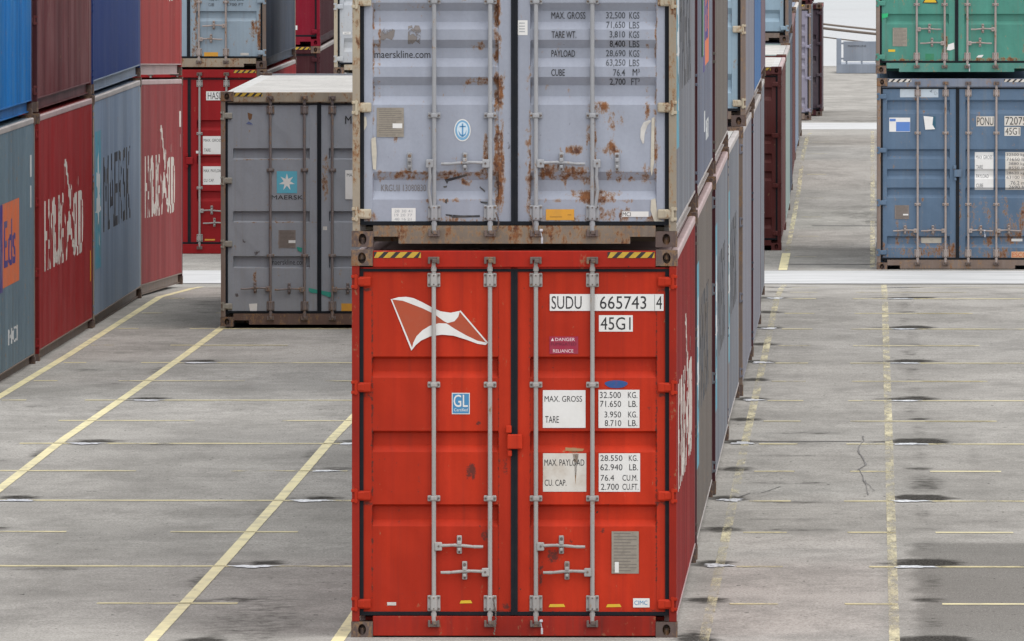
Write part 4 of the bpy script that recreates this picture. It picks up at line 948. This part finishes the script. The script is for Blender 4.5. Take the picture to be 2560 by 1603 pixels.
m, nt, b = new_mat('weathered_tarmac')
tc = N(nt, 'ShaderNodeTexCoord').outputs['Object']
big = noise(nt, mapping(nt, tc, (1, .35, 1)), .55, 6, .6)
c = mixc(nt, smooth(nt, big, .3, .7), (0.286, 0.278, 0.261), (0.394, 0.382, 0.361))
c = mixc(nt, math_n(nt, 'MULTIPLY', smooth(nt, noise(nt, mapping(nt, tc, (2.6, .55, 1), (4, 2, 0)), 1.4, 7, .65), .5, .8), .45), c, (0.208, 0.202, 0.189))
c = mixc(nt, math_n(nt, 'MULTIPLY', smooth(nt, noise(nt, mapping(nt, tc, (.6, 2.0, 1), (1, 7, 0)), 1.3, 6, .7), .5, .75), .45), c, (0.480, 0.465, 0.445))
c = mixc(nt, math_n(nt, 'MULTIPLY', smooth(nt, noise(nt, mapping(nt, tc, (.5, 2.2, 1), (11, 3, 0)), 1.1, 8, .72), .52, .74), .5), c, (0.186, 0.178, 0.169))
at = lambda n_: N(nt, 'ShaderNodeAttribute', attribute_name=n_).outputs['Fac']
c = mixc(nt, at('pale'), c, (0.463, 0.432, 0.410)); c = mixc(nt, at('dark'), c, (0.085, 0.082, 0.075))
patch = smooth(nt, noise(nt, mapping(nt, tc, (1.1, .32, 1), (3, 8, 0)), 1.0, 9, .75), .40, .66)
c = mixc(nt, math_n(nt, 'MULTIPLY', patch, .6), c, (0.150, 0.146, 0.137))
gr = noise(nt, mapping(nt, tc, (1, .22, 1), (5, 5, 0)), 110, 2, .8)
c = mixc(nt, math_n(nt, 'MULTIPLY', smooth(nt, gr, .42, .62), .30), c, (0.468, 0.455, 0.436))
stn = at('stain_and_shade'); edge = math_n(nt, 'MULTIPLY', math_n(nt, 'SUBTRACT', noise(nt, mapping(nt, tc, (1, .6, 1)), 7, 7, .72), .5), 1.7)
sm = smooth(nt, math_n(nt, 'ADD', stn, math_n(nt, 'MULTIPLY', edge, smooth(nt, stn, .05, .4))), .08, .80)
c = mixc(nt, math_n(nt, 'MULTIPLY', sm, .93), c, (.014, .013, .012))
lt = smooth(nt, math_n(nt, 'MULTIPLY', stn, -1.0), .05, .5); c = mixc(nt, math_n(nt, 'MULTIPLY', lt, .5), c, (0.448, 0.436, 0.417))
agg = noise(nt, mapping(nt, tc, (1, .35, 1)), 48, 4, .75)
c = mixc(nt, math_n(nt, 'MULTIPLY', smooth(nt, agg, .38, .66), .55), c, (0.138, 0.133, 0.125))
c = mixc(nt, math_n(nt, 'MULTIPLY', smooth(nt, noise(nt, mapping(nt, tc, (1, .3, 1)), 16, 2), .70, .75), .8), c, (.03, .028, .027))
c = mixc(nt, 1.0, c, (1.12, 1.10, 1.07), 'MULTIPLY')
L(nt, c, b.inputs['Base Color'])
rg = math_n(nt, 'SUBTRACT', .72, math_n(nt, 'MULTIPLY', sm, .22)); L(nt, rg, b.inputs['Roughness']); b.inputs['Specular IOR Level'].default_value = 0.0
bp = N(nt, 'ShaderNodeBump'); bp.inputs['Strength'].default_value = .35; bp.inputs['Distance'].default_value = .006
L(nt, math_n(nt, 'ADD', agg, math_n(nt, 'MULTIPLY', noise(nt, tc, 14, 4), 1.5)), bp.inputs['Height']); L(nt, bp.outputs[0], b.inputs['Normal'])
fresh('ground', me, [], kind='structure').data.materials.append(m)

def strip(name, x0, x1, y0, y1, mat, lift=.004, step=1.0, edge=True, kind='structure', zfix=None):
    ys = sorted(set([y0, y1]+[k[0] for k in ZK if y0 < k[0] < y1]+list(np.arange(y0, y1, step))))
    xs = [x0, x0+(x1-x0)*.12, x1-(x1-x0)*.12, x1] if x1-x0 < .5 else [x0, x1]
    vs = [(x, y, float(zg(y))+lift) for y in ys for x in xs]; n = len(xs)
    fs = [(i*n+j, i*n+j+1, (i+1)*n+j+1, (i+1)*n+j) for i in range(len(ys)-1) for j in range(n-1)]
    mb = MB(); mb.add(vs, fs); me = mb.mesh(name)
    if edge and n == 4: setattr_f(me, 'edge', [1. if (j in (0, 3)) else 0. for _ in ys for j in range(4)])
    me.materials.append(None) if not me.materials else None
    return fresh(name, me, [mat], kind=kind)
yl = worn('yellow_line_paint', (.76, .67, .37), .28, .65, 9, .35, 1.6, .93)
ylw = worn('worn_yellow_line_paint', (.70, .62, .38), .79, .65, 8, .10, 2.2, .92)
yls = worn('thin_yellow_line_paint', (.64, .55, .29), .50, .65, 3, .4, 1.6, .85)
for i, lx in enumerate(LX):
    w = .052 if i < 4 else .042
    mt = yl if i < 4 else ylw
    strip('lane_line', lx-w, lx+w, 100, 212.5 if i == 0 else 217.5, mt)
strip('lane_line', -1.41, -1.27, 228.6, 238.0, yl); strip('lane_line', -1.37, -1.29, 239.0, 330, ylw); strip('lane_line', -.03, .05, 229.5, 345, ylw)
for k in range(18):
    Yk = 112.3+6.225*k
    if Yk > 216: continue
    lng = k % 2 == 0; hw = .125 if lng else .115
    if lng:
        strip('slot_line', -8.4, -3.95, Yk-hw, Yk+hw, yls); strip('slot_line', -.02 if Yk < 125 else -.25, 4.0, Yk-hw, Yk+hw, yls)
        strip('slot_line', -9.3, -9.02, Yk-hw, Yk+hw, yls)
    else:
        strip('slot_line', -8.35, -6.95, Yk-hw, Yk+hw, yls); strip('slot_line', -6.05, -4.95, Yk-hw, Yk+hw, yls)
        strip('slot_line', -.22, 1.28 if Yk > 150 else .22, Yk-hw, Yk+hw, yls); strip('slot_line', .55, 1.22, Yk-hw, Yk+hw, yl)
        strip('slot_line', -9.3, -9.02, Yk-hw, Yk+hw, yls)
    strip('slot_line', -1.12, -.72, Yk-hw, Yk+hw, yls)
for k in range(9):
    Yk = 236+6.2*k*1.9
    strip('slot_line', -1.22, -.85, Yk-.06, Yk+.06, yls)
conc, nt, b = new_mat('drain_concrete_sky_sheen')  # pale concrete, brightened by a sky reflection painted into its base colour
tc = N(nt, 'ShaderNodeTexCoord').outputs['Object']
c = mixc(nt, smooth(nt, noise(nt, mapping(nt, tc, (.4, 1.2, 1)), 1.0, 6, .65), .35, .7), (.40, .40, .395), (.56, .555, .55)); L(nt, c, b.inputs['Base Color']); b.inputs['Roughness'].default_value = .6; b.inputs['Specular IOR Level'].default_value = .15
strip('drain_strip', -60, 40, 219.4, 228.2, conc, .004, 1.0); strip('drain_strip', -60, 40, 361, 374, conc, .004, 1.0)
joint = flat('dark_joint', (.15, .14, .13), .8, .6, (.26, .25, .24), 2)
strip('pavement_joint', -60, 40, 218.95, 219.15, joint, .005); strip('pavement_joint', -1.1, 4, 217.9, 218.05, joint, .005)
# cracks
def crack(pts, w=.008):
    mb = MB(); P = [Vector((x, y, 0)) for x, y in pts]; vs = []
    fine = []
    for a, c_ in zip(P, P[1:]):
        for t in (0, .33, .66): fine.append(a.lerp(c_, t)+Vector((rr.uniform(-.012, .012), rr.uniform(-.1, .1), 0)))
    fine.append(P[-1])
    for p in fine:
        ww = w*rr.uniform(.5, 1.3); vs += [(p.x-ww, p.y, float(zg(p.y))+.006), (p.x+ww, p.y, float(zg(p.y))+.006)]
    n = len(fine); mb.add(vs, [(2*i, 2*i+1, 2*i+3, 2*i+2) for i in range(n-1)])
    fresh('pavement_crack', mb.mesh('pavement_crack'), [joint], kind='structure')
crack([(-.12, 143.8), (-.06, 145), (-.10, 147), (-.14, 148.5), (-.07, 150.5), (-.09, 151.6)])
crack([(-.03, 138.5), (-.07, 141.5), (-.12, 143.8)], .005)
crack([(-.07, 141.5), (-.01, 140.2), (.03, 139.4)], .004)
crack([(-1.22, 137.9), (-1.1, 138.8), (-.98, 139.0), (-.84, 140.2)])
strip('pavement_joint', -1.15, -.10, 150.2, 150.32, joint, .006, edge=False)
strip('pavement_joint', -1.0, 1.2, 254.0, 254.35, joint, .005); strip('pavement_joint', -1.3, 1.2, 231.5, 231.75, joint, .005)
# puddles
pm, nt, b = new_mat('puddle_glint_water')      # shallow water in the dents left by container corners, white sky glint painted in
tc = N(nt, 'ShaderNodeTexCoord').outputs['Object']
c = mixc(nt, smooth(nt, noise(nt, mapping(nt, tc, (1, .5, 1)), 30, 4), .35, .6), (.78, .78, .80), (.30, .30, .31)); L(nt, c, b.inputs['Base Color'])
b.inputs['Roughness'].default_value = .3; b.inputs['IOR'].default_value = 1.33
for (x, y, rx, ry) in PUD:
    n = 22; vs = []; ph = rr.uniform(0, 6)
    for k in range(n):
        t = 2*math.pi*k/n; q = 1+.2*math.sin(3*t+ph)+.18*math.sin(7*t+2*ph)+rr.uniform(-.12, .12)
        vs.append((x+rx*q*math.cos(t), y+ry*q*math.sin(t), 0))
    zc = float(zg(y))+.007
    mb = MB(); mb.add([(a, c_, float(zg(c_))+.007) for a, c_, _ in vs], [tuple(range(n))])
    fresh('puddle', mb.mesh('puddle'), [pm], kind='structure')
# quay edge and water
mb = MB(); mb.box(-160, 160, 522.0, 523.0, -5, -.096); mb.box(-160, 160, 521.2, 521.98, -.3, -.075)
fresh('quay_edge', mb.mesh('quay_edge'), [flat('quay_concrete', (.42, .41, .39), .7, .4)], kind='structure')
mb = MB(); mb.add([(-3000, 522.5, -2.4), (3000, 522.5, -2.4), (3000, 9000, -2.4), (-3000, 9000, -2.4)], [(0, 1, 2, 3)])
wm, nt, b = new_mat('harbour_water')
tc = N(nt, 'ShaderNodeTexCoord').outputs['Object']
b.inputs['Base Color'].default_value = (.06, .08, .09, 1); b.inputs['IOR'].default_value = 1.33
wind = smooth(nt, noise(nt, mapping(nt, tc, (.02, .004, 1)), 1.0, 4), .42, .6)
L(nt, math_n(nt, 'ADD', .05, math_n(nt, 'MULTIPLY', wind, .08)), b.inputs['Roughness'])
bp = N(nt, 'ShaderNodeBump'); bp.inputs['Distance'].default_value = .05; L(nt, math_n(nt, 'ADD', .01, math_n(nt, 'MULTIPLY', wind, .08)), bp.inputs['Strength'])
L(nt, noise(nt, mapping(nt, tc, (1, .5, 1)), .8, 5), bp.inputs['Height']); L(nt, bp.outputs[0], b.inputs['Normal'])
fresh('water', mb.mesh('water'), [wm], kind='structure')

# ------------------------------------------------------------------ folded flat rack by the quay
e = bpy.data.objects.new('flat_rack', None); COL.objects.link(e); e.location = (-1.17, 500, -.088)
e['label'] = 'folded grey flat rack standing alone by the bright water'; e['category'] = 'flat rack'
fm = paint('grey_flat_rack', (.22, .25, .30), rust=.0, dirt=.3, fade=.3)
mb = MB(); mb.box(0, 2.438, 0, 6.0, .0, .30, 0, .01); put('base_beam', mb.mesh('base_beam'), [fm], e)
for a in (0, 2.278):
    mb = MB(); mb.box(a, a+.16, -.004, .17, .3, 1.15, 0, .01); put('corner_post', mb.mesh('corner_post'), [fm], e)
mb = MB(); mb.box(.23, 2.21, .04, .12, .40, 1.05, 0, .01)
for k in range(4): mb.box(.30+k*.5, .36+k*.5, .05, .11, .302, .399)
for zz_ in (.45, .95): mb.box(.161, .229, .05, .11, zz_, zz_+.06); mb.box(2.211, 2.277, .05, .11, zz_, zz_+.06)
put('end_wall', mb.mesh('end_wall'), [fm], e)
me = conform([(T('MAERSKLINE', .38, .98, .86, .93, .02), 0)], [], 0, lambda u, v, m_: (u, .037, v), 'lettering'); put('lettering', me, [black_m], e)
# mooring ropes to a bollard behind the right-hand stack
rope_m = flat('mooring_rope', (.16, .13, .11), .8, .3)
RL = ('thick upper mooring rope sagging across the bright water', 'middle mooring rope close under the thick upper one over the water', 'thin lowest mooring rope above the flat rack')
for i, (za, zb, r_) in enumerate(((1.62, .95, .035), (1.48, .80, .045), (1.20, .45, .022))):
    mb = MB(); n = 28
    pts = [Vector((-6+k*13/n, 519+.2*i, za+.35+(zb-.55-za)*(k/n)-.35*math.sin(math.pi*k/n)*.6)) for k in range(n+1)]
    for a, c_ in zip(pts, pts[1:]): mb.cyl(a, c_, r_, 8)
    o = fresh('mooring_rope', mb.mesh('mooring_rope'), [rope_m], label=RL[i], category='rope', group='mooring ropes over the water')

# ------------------------------------------------------------------ light, sky, camera
SUN_EL, SUN_AZ = R(62), R(140)      # azimuth clockwise from +Y
w = bpy.data.worlds.new('World'); scn.world = w; w.use_nodes = True; nt = w.node_tree
bg = nt.nodes['Background']; sky = N(nt, 'ShaderNodeTexSky', sky_type='NISHITA'); sky.sun_disc = False
sky.sun_elevation = SUN_EL; sky.sun_rotation = SUN_AZ; sky.air_density = 1.2; sky.dust_density = 3.0; sky.ozone_density = 1.0
hs = N(nt, 'ShaderNodeHueSaturation'); hs.inputs['Saturation'].default_value = .22
L(nt, sky.outputs[0], hs.inputs['Color']); tcw = N(nt, 'ShaderNodeTexCoord').outputs['Generated']
cl = smooth(nt, noise(nt, mapping(nt, tcw, (1, 1, 2.5)), 2.2, 5), .35, .65)       # broken overcast veil over the clear sky
L(nt, mixc(nt, math_n(nt, 'ADD', .45, math_n(nt, 'MULTIPLY', cl, .25)), hs.outputs[0], (5.2, 5.3, 5.5)), bg.inputs['Color']); bg.inputs['Strength'].default_value = .15
su = bpy.data.lights.new('sun', 'SUN'); su.energy = .5; su.angle = R(50); su.color = (1, .96, .90)
so = bpy.data.objects.new('sun', su); COL.objects.link(so)
d = Vector((math.sin(SUN_AZ)*math.cos(SUN_EL), math.cos(SUN_AZ)*math.cos(SUN_EL), math.sin(SUN_EL)))
so.rotation_euler = d.to_track_quat('Z', 'Y').to_euler(); so.location = (20, 60, 60)
cam = bpy.data.cameras.new('camera'); co = bpy.data.objects.new('camera', cam); COL.objects.link(co)
F = 38000.; cam.sensor_width = 36; cam.lens = 36*F/2560; cam.clip_start = 1; cam.clip_end = 20000
co.location = (0, 0, 5.48); co.rotation_euler = (R(90)-math.atan(1041.5/F), 0, math.atan(900/F))
scn.camera = co
scn.view_settings.view_transform = 'Standard'; scn.view_settings.look = 'None'; scn.view_settings.exposure = .85; scn.view_settings.gamma = 1
